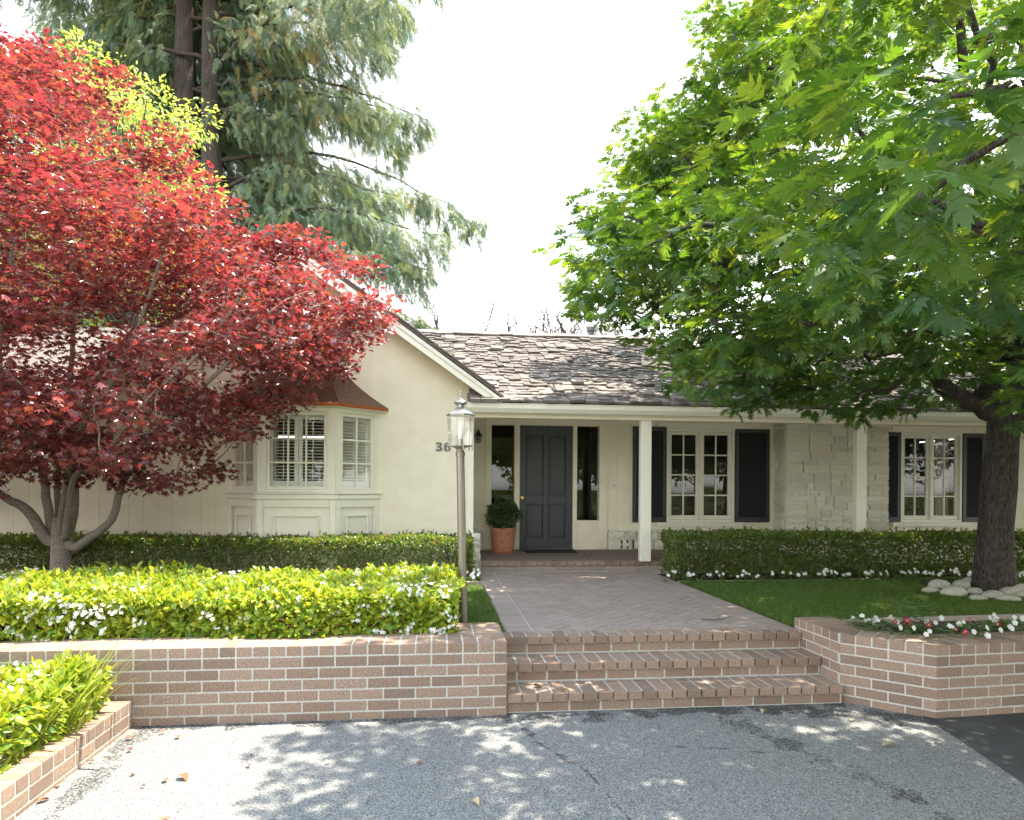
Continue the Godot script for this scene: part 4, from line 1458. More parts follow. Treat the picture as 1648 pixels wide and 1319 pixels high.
func make_oak() -> void:
	var t := thing("oak_tree", "broad green lobed-leaf oak with dark furrowed trunk standing on the front lawn", "tree")
	var base := Vector3(6.72, 0.30, -7.60)
	var trunk := Build.new()
	var pts := []
	var rad := []
	var ring := [[0.0, 0.42, 0.0], [0.16, 0.36, 0.0], [0.38, 0.315, 0.0], [0.8, 0.285, 0.02], [1.3, 0.265, 0.05], [1.8, 0.255, 0.08], [2.2, 0.26, 0.11], [2.5, 0.27, 0.13], [2.9, 0.21, 0.10], [3.6, 0.17, 0.16], [4.6, 0.13, 0.25], [5.8, 0.09, 0.2], [7.4, 0.04, 0.35]]
	for q in ring:
		pts.append(base + Vector3(q[2] * 1.2, q[0], 0))
		rad.append(q[1] * 0.65)
	trunk.tube(pts, rad, 20)
	# furrowed outline
	for i in trunk.v.size():
		var p: Vector3 = trunk.v[i]
		var a := atan2(p.z - base.z, p.x - base.x)
		trunk.v[i] = p + Vector3(cos(a), 0, sin(a)) * (0.012 * sin(a * 9.0 + p.y * 2.0) + 0.012 * sin(a * 5.0 - p.y * 4.0) + (0.05 * sin(a * 4.0 + 1.0) if p.y < 0.45 else 0.0))
	part("trunk", trunk.done(), mats.oak_bark, t)
	var limbs := [
		[Vector3(6.80, 2.42, -7.58), on_z(1512, 606, -7.5), 0.12, 0.095], [on_z(1512, 606, -7.5), Vector3(4.3, 3.9, -6.9), 0.09, 0.045], [Vector3(6.90, 2.5, -7.6), Vector3(8.6, 4.6, -6.6), 0.15, 0.06], [Vector3(6.6, 3.0, -7.55), Vector3(5.4, 5.4, -5.0), 0.13, 0.05],
		[Vector3(6.65, 3.6, -7.6), Vector3(4.4, 5.6, -8.4), 0.11, 0.04], [Vector3(6.7, 3.9, -7.6), Vector3(7.6, 6.4, -5.2), 0.11, 0.04], [Vector3(6.5, 2.75, -7.5), Vector3(5.9, 4.6, -3.9), 0.12, 0.05],
		[Vector3(6.7, 4.6, -7.6), Vector3(5.6, 7.2, -7.0), 0.1, 0.04], [Vector3(6.6, 3.3, -7.7), Vector3(7.6, 4.4, -10.2), 0.1, 0.04], [Vector3(4.9, 3.75, -7.1), Vector3(2.4, 3.9, -6.2), 0.055, 0.025], [Vector3(5.4, 4.7, -5.6), Vector3(3.6, 5.5, -4.6), 0.04, 0.02],
	]
	var nodes := []
	for l in limbs:
		var b := Build.new()
		var path := limb(b, l[0], l[1], l[2], l[3], -0.05, 9, 9, 0.12)
		part("limb", b.done(), mats.oak_bark, t)
		nodes.append_array(path.slice(3))
	var outline := PackedVector2Array([Vector2(1128, -10), Vector2(1112, 60), Vector2(1140, 90), Vector2(1085, 140), Vector2(1060, 165), Vector2(985, 185), Vector2(965, 230), Vector2(985, 275), Vector2(930, 310), Vector2(890, 360), Vector2(885, 400), Vector2(893, 470), Vector2(910, 530), Vector2(1000, 540), Vector2(1045, 560), Vector2(1085, 610), Vector2(1140, 655), Vector2(1260, 660), Vector2(1360, 668), Vector2(1440, 668), Vector2(1540, 650), Vector2(1660, 640), Vector2(1660, -10)])
	var clumps := []
	var tries := 0
	while clumps.size() < 560 and tries < 90000:
		tries += 1
		var p := Vector3(rf(-1.2, 12.5), rf(2.3, 8.8) if rng.randf() < 0.6 else rf(2.2, 4.0), rf(-13.0, 0.6))
		var e := Vector2((p.x - 6.2) / 6.6, (p.z + 6.4) / 6.6).length()
		if e > 1.0:
			continue
		var roof := 8.9 - 4.6 * e * e * e
		var skirt := 2.25 + (0.5 if e < 0.22 else 0.0)
		if p.y > roof or p.y < skirt:
			continue
		# hollow heart
		if e < 0.55 and p.y > 3.4 and p.y < roof - 1.3 and rng.randf() < 0.35:
			continue
		var r := rf(0.42, 0.8)
		if p.z < -8.5 and p.y < 2.3 + (-8.5 - p.z) * 0.5 + 0.8:
			continue
		var at := seen(p)
		if shows_outside(p, r * 0.72 if at.y > 0.0 else r * 1.3 + 0.15, outline):
			continue
		var close := false
		for c in clumps:
			if c[0].distance_to(p) < 0.50:
				close = true
				break
		if close:
			continue
		clumps.append([p, r])
	# the rim of the crown as the photograph shows it
	for q in [[950, 395], [955, 455], [970, 490], [1010, 500], [1060, 530], [1100, 575], [1140, 610], [1190, 620], [1250, 620], [1310, 628], [1370, 632], [1430, 630], [1490, 612], [1210, 580], [1290, 570], [1400, 580], [990, 335], [1030, 260], [1050, 230], [1100, 180], [1150, 60], [1165, 120], [1080, 235], [1120, 275], [1065, 315], [1150, 205], [1185, 150], [1215, 95], [1030, 385], [1080, 400], [1125, 350], [1190, 245], [1240, 185], [1275, 105], [1230, 45], [1310, 60], [1180, 310], [1130, 450], [1190, 400], [1260, 260], [1330, 150], [1370, 80], [1060, 450], [1250, 340]]:
		clumps.append([on_z(q[0], q[1], rf(-7.6, -6.2)), 0.42])
		if q[1] < 460:
			clumps.append([on_z(q[0] + 12.0, q[1] + 8.0, rf(-9.4, -8.2)), 0.45])
	clumps.sort_custom(func(a, b): return a[0].distance_squared_to(limbs[2][0]) < b[0].distance_squared_to(limbs[2][0]))
	var twigs := Build.new()
	var where := []
	for c in clumps:
		var p: Vector3 = c[0]
		var r: float = c[1]
		var best: Vector3 = base + Vector3(0.1, 4, 0)
		for q in nodes:
			if q.distance_to(p) < best.distance_to(p):
				best = q
		var half := seen(best.lerp(p, 0.6))
		if half.z < 0.3 or half.x < 0 or half.y < 0 or half.x > 1648 or inside(half, outline):
			if at_frame(p):
				limb(twigs, best, p, 0.024, 0.008, 0.05, 5, 5, 0.14)
				nodes.append(p)
		var out := (p - (base + Vector3(0, p.y * 0.75, 0))).normalized()
		var count := int(37.0 * r / 0.6)
		for k in count:
			var d := rdir()
			d.y *= 0.62
			var tip := p + d * r * pow(rf(0.1, 1.0), 0.45)
			var axis := (d + out * 0.6 + Vector3(0, rf(-0.25, 0.25), 0)).normalized()
			var size := rf(0.10, 0.168)
			var whorl := 5 + rng.randi() % 2
			for j in whorl:
				var a := TAU * j / whorl + rf(-0.4, 0.4)
				var o := Vector3(cos(a), rf(-0.35, 0.12), sin(a))
				var dir := (o + axis * 0.7).normalized()
				where.append(leaf_at(tip + dir * size * 0.22, dir + Vector3(0, -0.18, 0), (Vector3.UP * 1.0 + rdir() * 0.55).normalized(), size * rf(0.8, 1.15)))
	part("twigs", twigs.done(), mats.oak_bark, t, Vector3.ZERO, "stuff")
	print("oak clumps ", clumps.size(), " leaves ", where.size())
	scatter(t, "leaf", "crown", [oak_shape(0.25, 0.10), oak_shape(0.05, 0.22), oak_shape(0.4, 0.02)], mats.oak_leaf, where, 300)

func make_maple() -> void:
	var t := thing("maple_tree", "red-leaved Japanese maple with several smooth grey stems before the gable", "tree")
	var base := Vector3(-4.33, 0.30, -8.45)
	var fork := base + Vector3(0.02, 0.82, 0)
	var b := Build.new()
	var lower := []
	var lr := []
	for q in [[0.0, 0.16], [0.1, 0.125], [0.3, 0.108], [0.6, 0.105], [0.8, 0.11], [0.9, 0.10]]:
		lower.append(base + Vector3(0.02 * q[0], q[0], 0))
		lr.append(q[1])
	b.tube(lower, lr, 14)
	part("trunk", b.done(), mats.maple_bark, t)
	# stems by the pixels they pass in the photograph, with a depth for each
	var stems := [
		[[[80, 870, -8.45], [45, 820, -8.4], [10, 800, -8.3], [-40, 760, -8.1], [-90, 640, -7.9], [-110, 480, -7.7]], 0.085],
		[[[88, 870, -8.5], [75, 800, -8.5], [62, 730, -8.5], [20, 680, -8.4], [0, 560, -8.3], [20, 400, -8.1], [40, 230, -8.0]], 0.07],
		[[[98, 865, -8.4], [105, 800, -8.2], [125, 700, -7.9], [190, 600, -7.5], [240, 480, -7.2], [270, 380, -7.1]], 0.06],
		[[[110, 865, -8.5], [122, 810, -8.6], [118, 720, -8.7], [115, 600, -8.7], [120, 450, -8.6], [100, 260, -8.5], [80, 150, -8.4]], 0.06],
		[[[118, 880, -8.4], [150, 862, -8.3], [180, 835, -8.2], [205, 760, -8.0], [260, 690, -7.8], [360, 590, -7.6], [450, 520, -7.5], [540, 480, -7.6]], 0.07],
		[[[105, 860, -8.3], [120, 770, -8.0], [170, 730, -7.6], [230, 650, -7.1], [330, 560, -6.9], [400, 450, -6.9]], 0.05],
		[[[98, 860, -8.5], [95, 760, -8.8], [140, 640, -9.0], [220, 520, -9.0], [300, 420, -8.9], [350, 360, -8.8]], 0.05],
	]
	var nodes := []
	for s in stems:
		var list: Array = s[0]
		var raw := [fork + Vector3(0, -0.12, 0)]
		for q in list:
			raw.append(on_z(q[0], q[1], q[2]))
		var pts := []
		var rad := []
		var count := (raw.size() - 1) * 4
		for i in count + 1:
			var f := float(i) / 4.0
			var k := mini(int(f), raw.size() - 2)
			var p0: Vector3 = raw[maxi(k - 1, 0)]
			var p3: Vector3 = raw[mini(k + 2, raw.size() - 1)]
			var p := (raw[k] as Vector3).cubic_interpolate(raw[k + 1], p0, p3, f - k)
			pts.append(p + rdir() * 0.008)
			rad.append(lerpf(s[1], 0.012, pow(float(i) / count, 0.75)))
			if i > count * 0.3:
				nodes.append(p)
		var m := Build.new()
		m.tube(pts, rad, 10)
		part("stem", m.done(), mats.maple_bark, t)
	var outline := PackedVector2Array([Vector2(-60, 40), Vector2(50, 60), Vector2(95, 55), Vector2(100, 110), Vector2(150, 130), Vector2(175, 90), Vector2(200, 120), Vector2(170, 200), Vector2(210, 235), Vector2(260, 195), Vector2(290, 240), Vector2(330, 290), Vector2(385, 305), Vector2(380, 350), Vector2(420, 370), Vector2(500, 365), Vector2(520, 395), Vector2(590, 400), Vector2(592, 440), Vector2(632, 470), Vector2(630, 520), Vector2(600, 570), Vector2(555, 620), Vector2(510, 650), Vector2(468, 695), Vector2(420, 690), Vector2(395, 735), Vector2(330, 795), Vector2(240, 800), Vector2(230, 830), Vector2(120, 830), Vector2(60, 780), Vector2(-60, 790)])
	var clumps := []
	var tries := 0
	while clumps.size() < 400 and tries < 90000:
		tries += 1
		var p := Vector3(rf(-7.6, -0.4), rf(1.35, 6.6), rf(-9.75, -5.9))
		# nothing inside the wall or the roof of the gable
		if p.z < -9.15 and p.y < 4.98 - 0.748 * absf(p.x + 2.0) + 0.35:
			continue
		var s := seen(p)
		var open := PackedVector2Array([Vector2(-10, 700), Vector2(90, 640), Vector2(240, 690), Vector2(380, 560), Vector2(400, 730), Vector2(280, 830), Vector2(-10, 840)])
		if inside(s, open) and rng.randf() < 0.45:
			continue
		var r := rf(0.26, 0.5)
		if shows_outside(p, r * 0.8, outline) or (s.x > 0 and not inside(s, outline)):
			continue
		var close := false
		for c in clumps:
			if c[0].distance_to(p) < 0.31:
				close = true
				break
		if not close:
			clumps.append([p, r])
	for q in [[445, 395], [475, 385], [500, 395], [415, 390], [545, 425], [575, 430], [600, 485], [590, 530], [300, 275], [350, 330], [265, 225], [60, 95], [85, 85], [175, 125], [160, 170], [110, 140], [40, 130], [225, 250], [20, 80], [470, 420], [520, 600], [470, 640], [430, 660], [505, 565], [530, 585], [545, 555], [490, 600], [515, 540], [30, 690], [90, 715], [150, 700], [50, 750], [115, 765], [200, 755], [235, 705], [300, 720], [335, 755], [280, 775], [180, 655], [20, 615], [260, 650], [330, 680], [380, 650], [350, 700], [70, 650], [15, 740], [225, 775], [135, 735], [310, 640], [400, 690]]:
		clumps.append([on_z(q[0], q[1], rf(-8.4, -7.0)), 0.27])
	clumps.sort_custom(func(a, b): return a[0].distance_squared_to(fork) < b[0].distance_squared_to(fork))
	var where := []
	var twigs := Build.new()
	for c in clumps:
		var p: Vector3 = c[0]
		var r: float = c[1]
		var best: Vector3 = fork
		for q in nodes:
			if q.distance_to(p) < best.distance_to(p):
				best = q
		limb(twigs, best, p, 0.010, 0.004, 0.06, 5, 4, 0.12)
		nodes.append(p)
		var out := (p - Vector3(-3.6, 3.0, -8.3)).normalized()
		for k in int(225.0 * r / 0.4):
			var d := rdir()
			d.y *= 0.45
			var q := p + d * r * pow(rf(0.05, 1.0), 0.5) * 1.25
			var a := rf(0, TAU)
			var dir := Vector3(cos(a), rf(-0.55, 0.05), sin(a)) + out * 0.4
			where.append(leaf_at(q, dir, (Vector3.UP + rdir() * 0.6).normalized(), rf(0.062, 0.112)))
	part("twigs", twigs.done(), mats.maple_bark, t, Vector3.ZERO, "stuff")
	print("maple clumps ", clumps.size(), " leaves ", where.size())
	scatter(t, "leaf", "crown", [maple_shape(7, 0.25), maple_shape(5, 0.5), maple_shape(7, 0.7)], mats.maple_leaf, where, 300)

func make_redwood(label: String, x: float, z: float, r0: float, reach: float, lean: float, ochre: bool, count: int, low: float, top: float, sd: int) -> void:
	rng.seed = sd
	var t := thing("redwood_tree", label, "tree", Vector3.ZERO, "redwoods behind the house")
	var b := Build.new()
	var pts := []
	var rad := []
	for i in 13:
		var k := i / 12.0
		pts.append(Vector3(x + lean * k + 0.15 * sin(k * 7.0), lerpf(-0.2, top + 3.0, k), z))
		rad.append(lerpf(r0 * 1.25, r0 * 0.28, k) + (0.3 * r0 if i == 0 else 0.0))
	b.tube(pts, rad, 16)
	for i in b.v.size():
		var p: Vector3 = b.v[i]
		var a := atan2(p.z - z, p.x - x)
		b.v[i] = p + Vector3(cos(a), 0, sin(a)) * 0.05 * r0 * sin(a * 7.0 + p.y * 0.7)
	part("trunk", b.done(), mats.redwood_bark, t)
	var where := []
	var dry := []
	for i in count:
		var h := lerpf(low, top, pow(float(i) / count, 0.9))
		var k := (h - low) / (top - low)
		var a := i * 2.4 + rf(-0.3, 0.3)
		var L := reach * (1.0 - 0.30 * k) * rf(0.6, 1.05)
		var d := Vector3(cos(a), 0, sin(a))
		if d.z > 0.25 and d.x < 0.75 and h < 19.0:
			continue
		var start := Vector3(x + lean * h / (top + 3.0), h, z)
		var pp := []
		var rr := []
		var steps := 12
		for s in steps + 1:
			var u := float(s) / steps
			pp.append(start + d * L * u + Vector3(rf(-0.08, 0.08), L * (0.10 * sin(u * PI) - 0.16 * u * u + 0.07 * pow(u, 6.0)) + rf(-0.05, 0.05), rf(-0.08, 0.08)))
			rr.append(lerpf(0.07, 0.012, u))
		var m := Build.new()
		m.tube(pp, rr, 6)
		part("branch", m.done(), mats.redwood_bark, t)
		# side twigs carrying hanging sprays
		var n := int(L * 45.0)
		var side := Vector3(-d.z, 0, d.x)
		for j in n:
			var u := pow(rf(0.06, 1.0), 0.66)
			var f := u * steps
			var q: Vector3 = (pp[mini(int(f), steps - 1)] as Vector3).lerp(pp[mini(int(f), steps - 1) + 1], f - int(f))
			var w := (1.0 - u * 0.75) * rf(0.1, 1.35) * (1.0 if rng.randf() < 0.5 else -1.0)
			var hang := rf(0.0, 1.0)
			var o := q + side * w + d * absf(w) * 0.5 + Vector3(0, -0.25 * absf(w) - hang * hang * 0.9, 0)
			for c in 2:
				var dir := (side * signf(w) * rf(0.0, 0.9) + d * rf(-0.2, 1.0) + Vector3(0, -0.35 - hang * 0.9, 0) + rdir() * 0.35).normalized()
				var tr := leaf_at(o + rdir() * 0.18, dir, (Vector3.UP + rdir() * 0.7).normalized(), rf(0.32, 0.60))
				if ochre and h > 12.0 and h < 16.5 and d.x > 0.35 and u < 0.75 and rng.randf() < 0.12:
					dry.append(tr)
				else:
					where.append(tr)
	var shapes := [spray_shape(1), spray_shape(2), spray_shape(3)]
	scatter(t, "spray", "foliage", shapes, mats.redwood_leaf, where, 0)
	if dry.size():
		scatter(t, "spray", "dry_foliage", shapes, mats.rust_spray, dry, 0)
	print("redwood sprays ", where.size())

func make_leafy_tree(label: String, at: Vector3, height: float, radius: float, tones: Array, leaf: Array, size: float, count: int, sd: int, group := "") -> void:
	rng.seed = sd
	var t := thing("leafy_tree", label, "tree", at, group)
	var b := Build.new()
	b.tube([Vector3(0, -0.1, 0), Vector3(0.05, height * 0.25, 0), Vector3(0.0, height * 0.5, 0.05), Vector3(0.1, height * 0.85, 0)], [0.2, 0.15, 0.12, 0.03], 10)
	part("trunk", b.done(), mats.oak_bark, t)
	var tw := Build.new()
	var where := []
	for k in 60:
		var d := rdir()
		var p := Vector3(0, height * 0.66, 0) + Vector3(d.x * radius, d.y * height * 0.34, d.z * radius) * pow(rf(0.15, 1.0), 0.5)
		var r := rf(0.45, 0.85) * radius * 0.42
		limb(tw, Vector3(0, clampf(p.y * 0.7, height * 0.25, height * 0.8), 0), p, 0.035, 0.01, 0.05, 4, 4, 0.1)
		for j in count / 60:
			var e := rdir()
			where.append(leaf_at(p + e * r * pow(rf(0.1, 1.0), 0.4), e + Vector3(0, -0.3, 0) + rdir() * 0.6, (Vector3.UP + rdir() * 0.7).normalized(), size * rf(0.7, 1.2)))
	part("limbs", tw.done(), mats.oak_bark, t)
	scatter(t, "leaf", "crown", leaf, tones, where, 0)

func bare_branches(b: Build, p: Vector3, d: Vector3, L: float, r: float, depth: int) -> void:
	var pts := [p]
	var rad := [r]
	var q := p
	var dd := d
	for i in 4:
		dd = (dd + rdir() * 0.18 + Vector3(0, 0.05, 0)).normalized()
		q += dd * L / 4.0
		pts.append(q)
		rad.append(r * (1.0 - 0.16 * (i + 1)))
	b.tube(pts, rad, 4)
	if depth <= 0:
		return
	for i in 4:
		var a: Vector3 = pts[1 + i]
		bare_branches(b, a, (dd + rdir() * 0.75).normalized(), L * rf(0.45, 0.72), r * 0.58, depth - 1)

func make_bare_tree(px: float, top: float, sd: int) -> void:
	rng.seed = sd
	var z := -34.0
	var p := on_z(px, top, z)
	var t := thing("bare_tree", "thin leafless tree showing above the roof ridge", "tree", Vector3(p.x, -0.2, z), "bare trees beyond the roof")
	var b := Build.new()
	var h := p.y + 0.2
	b.tube([Vector3.ZERO, Vector3(0.1, h * 0.4, 0), Vector3(0.0, h * 0.62, 0.1)], [0.14, 0.11, 0.09], 6)
	part("trunk", b.done(), mats.bare_bark, t)
	var c := Build.new()
	for i in 4:
		bare_branches(c, Vector3(0.05, h * rf(0.5, 0.62), 0.05), Vector3(rf(-0.5, 0.5), 1, rf(-0.4, 0.4)).normalized(), h * 0.26, 0.08, 3)
	part("branches", c.done(), mats.bare_bark, t)


# ---------------------------------------------------------------- hedges and beds
func make_hedge(called: String, label: String, lo: Vector3, hi: Vector3, count: int, size: float, tones: Array, singles: int, sd: int, stems: bool, lifted := 0.0, rough := 0.07) -> Node3D:
	rng.seed = sd
	var t := thing(called, label, "hedge")
	var bump := FastNoiseLite.new()
	bump.seed = sd
	bump.frequency = 0.9
	var where := []
	var mid := (lo + hi) * 0.5
	var span := hi - lo
	for i in count:
		var p := Vector3(rf(lo.x, hi.x), rf(lo.y, hi.y), rf(lo.z, hi.z))
		var out := Vector3.ZERO
		var pick := rng.randf()
		var top := span.x * span.z
		var face := span.x * span.y
		var endf := span.z * span.y
		pick *= top * 1.15 + face * 1.5 + endf * 2.0 + face * 0.25
		var deep := absf(rng.randfn(0.0, 0.045))
		if pick < top * 1.15:
			p.y = hi.y - deep
			out = Vector3.UP
		elif pick < top * 1.15 + face * 1.5:
			p.z = hi.z - deep
			out = Vector3.BACK
		elif pick < top * 1.15 + face * 1.5 + endf * 2.0:
			p.x = (hi.x - deep) if rng.randf() < 0.5 else (lo.x + deep)
			out = Vector3(signf(p.x - mid.x), 0, 0)
		else:
			p.z = lo.z + deep
			out = Vector3.FORWARD
		if lifted > 0.0 and p.y < lo.y + lifted and rng.randf() < 0.75 * (1.0 - (p.y - lo.y) / lifted):
			continue
		var g := bump.get_noise_3d(p.x, p.y * 1.5, p.z)
		p += out * (g * rough - 0.01)
		# rounded shoulders
		var e := Vector3(absf(p.x - mid.x) / span.x * 2.0, (p.y - lo.y) / span.y, absf(p.z - mid.z) / span.z * 2.0)
		if e.y > 0.8 and e.z > 0.8:
			p.y -= (e.z - 0.8) * 0.35 * span.y
		var d := (out + rdir() * 0.75 + Vector3(0, 0.25, 0)).normalized()
		where.append(leaf_at(p, d, (Vector3.UP * 0.7 + out * 0.7 + rdir() * 0.6).normalized(), size * rf(0.7, 1.25)))
		if i % (60 if rough < 0.1 else 28) == 0 and out.y > 0.5:
			for k in 5:
				where.append(leaf_at(p + Vector3(0, 0.015 * k + 0.01, 0), Vector3(rf(-1, 1), 0.8, rf(-1, 1)), (Vector3.UP + rdir()).normalized(), size * 0.9))
	if stems:
		var n := int(span.x / 0.10)
		for i in n:
			var p := Vector3(lo.x + span.x * (i + rf(0.1, 0.9)) / n, LAWN - 0.05, mid.z + rf(-0.25, 0.3) * span.z)
			var m := Build.new()
			for k in 3:
				limb(m, p, Vector3(p.x + rf(-0.22, 0.22), rf(lo.y + 0.2, hi.y - 0.06), clampf(p.z + rf(-0.2, 0.25), lo.z + 0.05, hi.z - 0.03)), 0.009, 0.004, 0.0, 4, 4, 0.15)
			part("stem", m.done(), mats.maple_bark, t)
	scatter(t, "leaf", "foliage", [oval_shape(0.24, 0.35, 0.12), oval_shape(0.28, 0.2, 0.3), oval_shape(0.22, 0.5, 0.0)], tones, where, singles)
	return t

func blooms(t: Node, lo: Vector3, hi: Vector3, count: int, bias: Callable) -> void:
	var where := []
	var tries := 0
	while where.size() < count and tries < count * 40:
		tries += 1
		var p := Vector3(rf(lo.x, hi.x), 0, rf(lo.z, hi.z))
		if rng.randf() > bias.call(p.x):
			continue
		var out := Vector3.UP
		if rng.randf() < 0.55:
			p.y = hi.y + 0.015
		else:
			p.y = rf(lo.y + 0.05, hi.y)
			p.z = hi.z + 0.02
			out = Vector3(0, 0.5, 0.9)
		for k in 3 + rng.randi() % 5:
			var q := p + Vector3(rf(-0.05, 0.05), rf(-0.02, 0.03), rf(-0.05, 0.05) if out.y > 0.9 else rf(-0.02, 0.02))
			var up := (out + rdir() * 0.6).normalized()
			where.append(leaf_at(q, up.cross(rdir()), up, rf(0.024, 0.036)))
	scatter(t, "blossom", "blossoms", [star_shape()], [mats.white_petal], where, mini(60, count))

func bedding_plant(label: String, at: Vector3, petal: Material, heads: int, group: String, leaves := 26, spread := 0.09) -> void:
	var t := thing("flowering_plant", label, "flower", at, group)
	var lw := []
	for i in leaves:
		var a := rf(0, TAU)
		var r := rf(0.0, spread)
		lw.append(leaf_at(Vector3(cos(a) * r, rf(0.01, 0.075), sin(a) * r), Vector3(cos(a), rf(0.1, 0.8), sin(a)), Vector3.UP, rf(0.035, 0.06)))
	scatter(t, "leaf", "leaves", [oval_shape(0.3, 0.2, 0.2)], mats.plant_leaf, lw, 0)
	for i in heads:
		var p := Vector3(rf(-spread, spread), rf(0.075, 0.125), rf(-spread * 0.5, spread))
		var o := part("blossom", meshes.pansy, petal, t)
		o.transform = leaf_at(p, Vector3(rf(-0.5, 0.5), 1, -0.3), (Vector3(rf(-0.5, 0.5), 0.55, 0.9)).normalized(), rf(0.036, 0.050))
		if petal == mats.magenta_petal:
			var e := part("eye", meshes.eye, mats.yellow, o)
			e.position = Vector3(0, 0.03, 0)

func make_beds() -> void:
	rng.seed = 404
	meshes.pansy = pansy_shape()
	var eye := Build.new()
	eye.lathe([Vector2(0.16, 0.0), Vector2(0.12, 0.09), Vector2(0.0, 0.12)], 6)
	meshes.eye = eye.done()
	# white bedding flowers at the foot of the hedges
	for q in [[1070, 930], [1082, 926], [1104, 929], [1112, 931], [1137, 928], [1160, 929], [1190, 931], [1199, 926], [1222, 931], [1240, 927], [1266, 925], [1290, 928], [1321, 926], [1329, 923], [1341, 927], [1361, 929], [1392, 928], [1398, 926], [1423, 927], [1445, 927], [1463, 925], [1473, 923], [1486, 926], [1507, 927], [1516, 924], [1533, 923], [1541, 926], [1558, 927], [1637, 930], [1645, 928]]:
		bedding_plant("small white bedding flower at the foot of the clipped hedge by the lawn", on_y(q[0], q[1] + 7, LAWN + 0.02), mats.white_petal, 2 + rng.randi() % 3, "white flowers along the lawn edge", 16, 0.05)
	for q in [[757, 929], [762, 934], [768, 926]]:
		bedding_plant("small white bedding flower at the hedge end beside the stone quoins", on_y(q[0], q[1] + 6, LAWN + 0.02), mats.white_petal, 4, "white flowers at the hedge end", 14, 0.06)
	# pansies in the walled bed
	for q in [[1386, 1003, 0, 4], [1425, 1001, 0, 4], [1452, 1006, 1, 3], [1466, 1012, 1, 3], [1446, 1022, 0, 2], [1484, 1024, 0, 2], [1500, 1008, 0, 3], [1512, 1014, 0, 2], [1549, 1010, 0, 2], [1541, 1023, 1, 2], [1533, 1021, 1, 1], [1578, 1010, 1, 1], [1589, 1002, 0, 3], [1605, 1003, 0, 2], [1613, 1015, 0, 4], [1604, 1010, 1, 1], [1577, 1025, 0, 3], [1642, 1000, 0, 4]]:
		bedding_plant("magenta pansy in the walled bed" if q[2] == 1 else "white pansy in the walled bed", on_y(q[0], q[1] + 12, 0.45), mats.magenta_petal if q[2] == 1 else mats.white_petal, q[3], "magenta pansies" if q[2] == 1 else "white pansies", 30, 0.10)
	# taller leafy plant above the pansies
	for q in [[1465, 1008, 0.26], [1478, 1012, 0.20], [1395, 1012, 0.12], [1560, 1014, 0.10], [1625, 1014, 0.12]]:
		var t := thing("bedding_plant", "upright dark leafy plant without flowers among the pansies", "plant", on_y(q[0], q[1] + 10, 0.45), "leafy plants among the pansies")
		var lw := []
		for i in 70:
			var a := rf(0, TAU)
			var y := rf(0.0, q[2])
			var r := rf(0.01, 0.10)
			lw.append(leaf_at(Vector3(cos(a) * r, y, sin(a) * r), Vector3(cos(a), rf(-0.1, 0.7), sin(a)), Vector3.UP, rf(0.04, 0.07)))
		scatter(t, "leaf", "leaves", [oval_shape(0.3, 0.2, 0.2)], mats.plant_leaf, lw, 0)

func make_grass(areas: Array) -> void:
	rng.seed = 55
	var shapes := [tuft_shape(1), tuft_shape(2), tuft_shape(3)]
	var o := Node3D.new()
	o.name = "grass"
	add_child(o)
	o.set_meta("label", "short green lawn grass on both sides of the walkway")
	o.set_meta("category", "grass")
	o.set_meta("kind", "stuff")
	var where := []
	for ar in areas:
		var poly: PackedVector2Array = ar[0]
		var lo := poly[0]
		var hi := poly[0]
		for p in poly:
			lo = lo.min(p)
			hi = hi.max(p)
		var n := int((hi.x - lo.x) * (hi.y - lo.y) * ar[1])
		for i in n:
			var p := Vector2(rf(lo.x, hi.x), rf(lo.y, hi.y))
			if not Geometry2D.is_point_in_polygon(p, poly):
				continue
			if p.distance_to(Vector2(6.5, -7.6)) < 0.62:
				continue
			if p.distance_to(Vector2(4.93, -6.95)) < 0.16 and rng.randf() < 0.8:
				continue
			var s := rf(0.026, 0.042)
			where.append(Transform3D(Basis(Vector3.UP, rf(0, TAU)).scaled(Vector3(s, s * rf(0.8, 1.25), s)), Vector3(p.x, LAWN + 0.002, p.y)))
	scatter(o, "blade", "blades", shapes, mats.grass, where, 0)
	print("grass ", where.size())


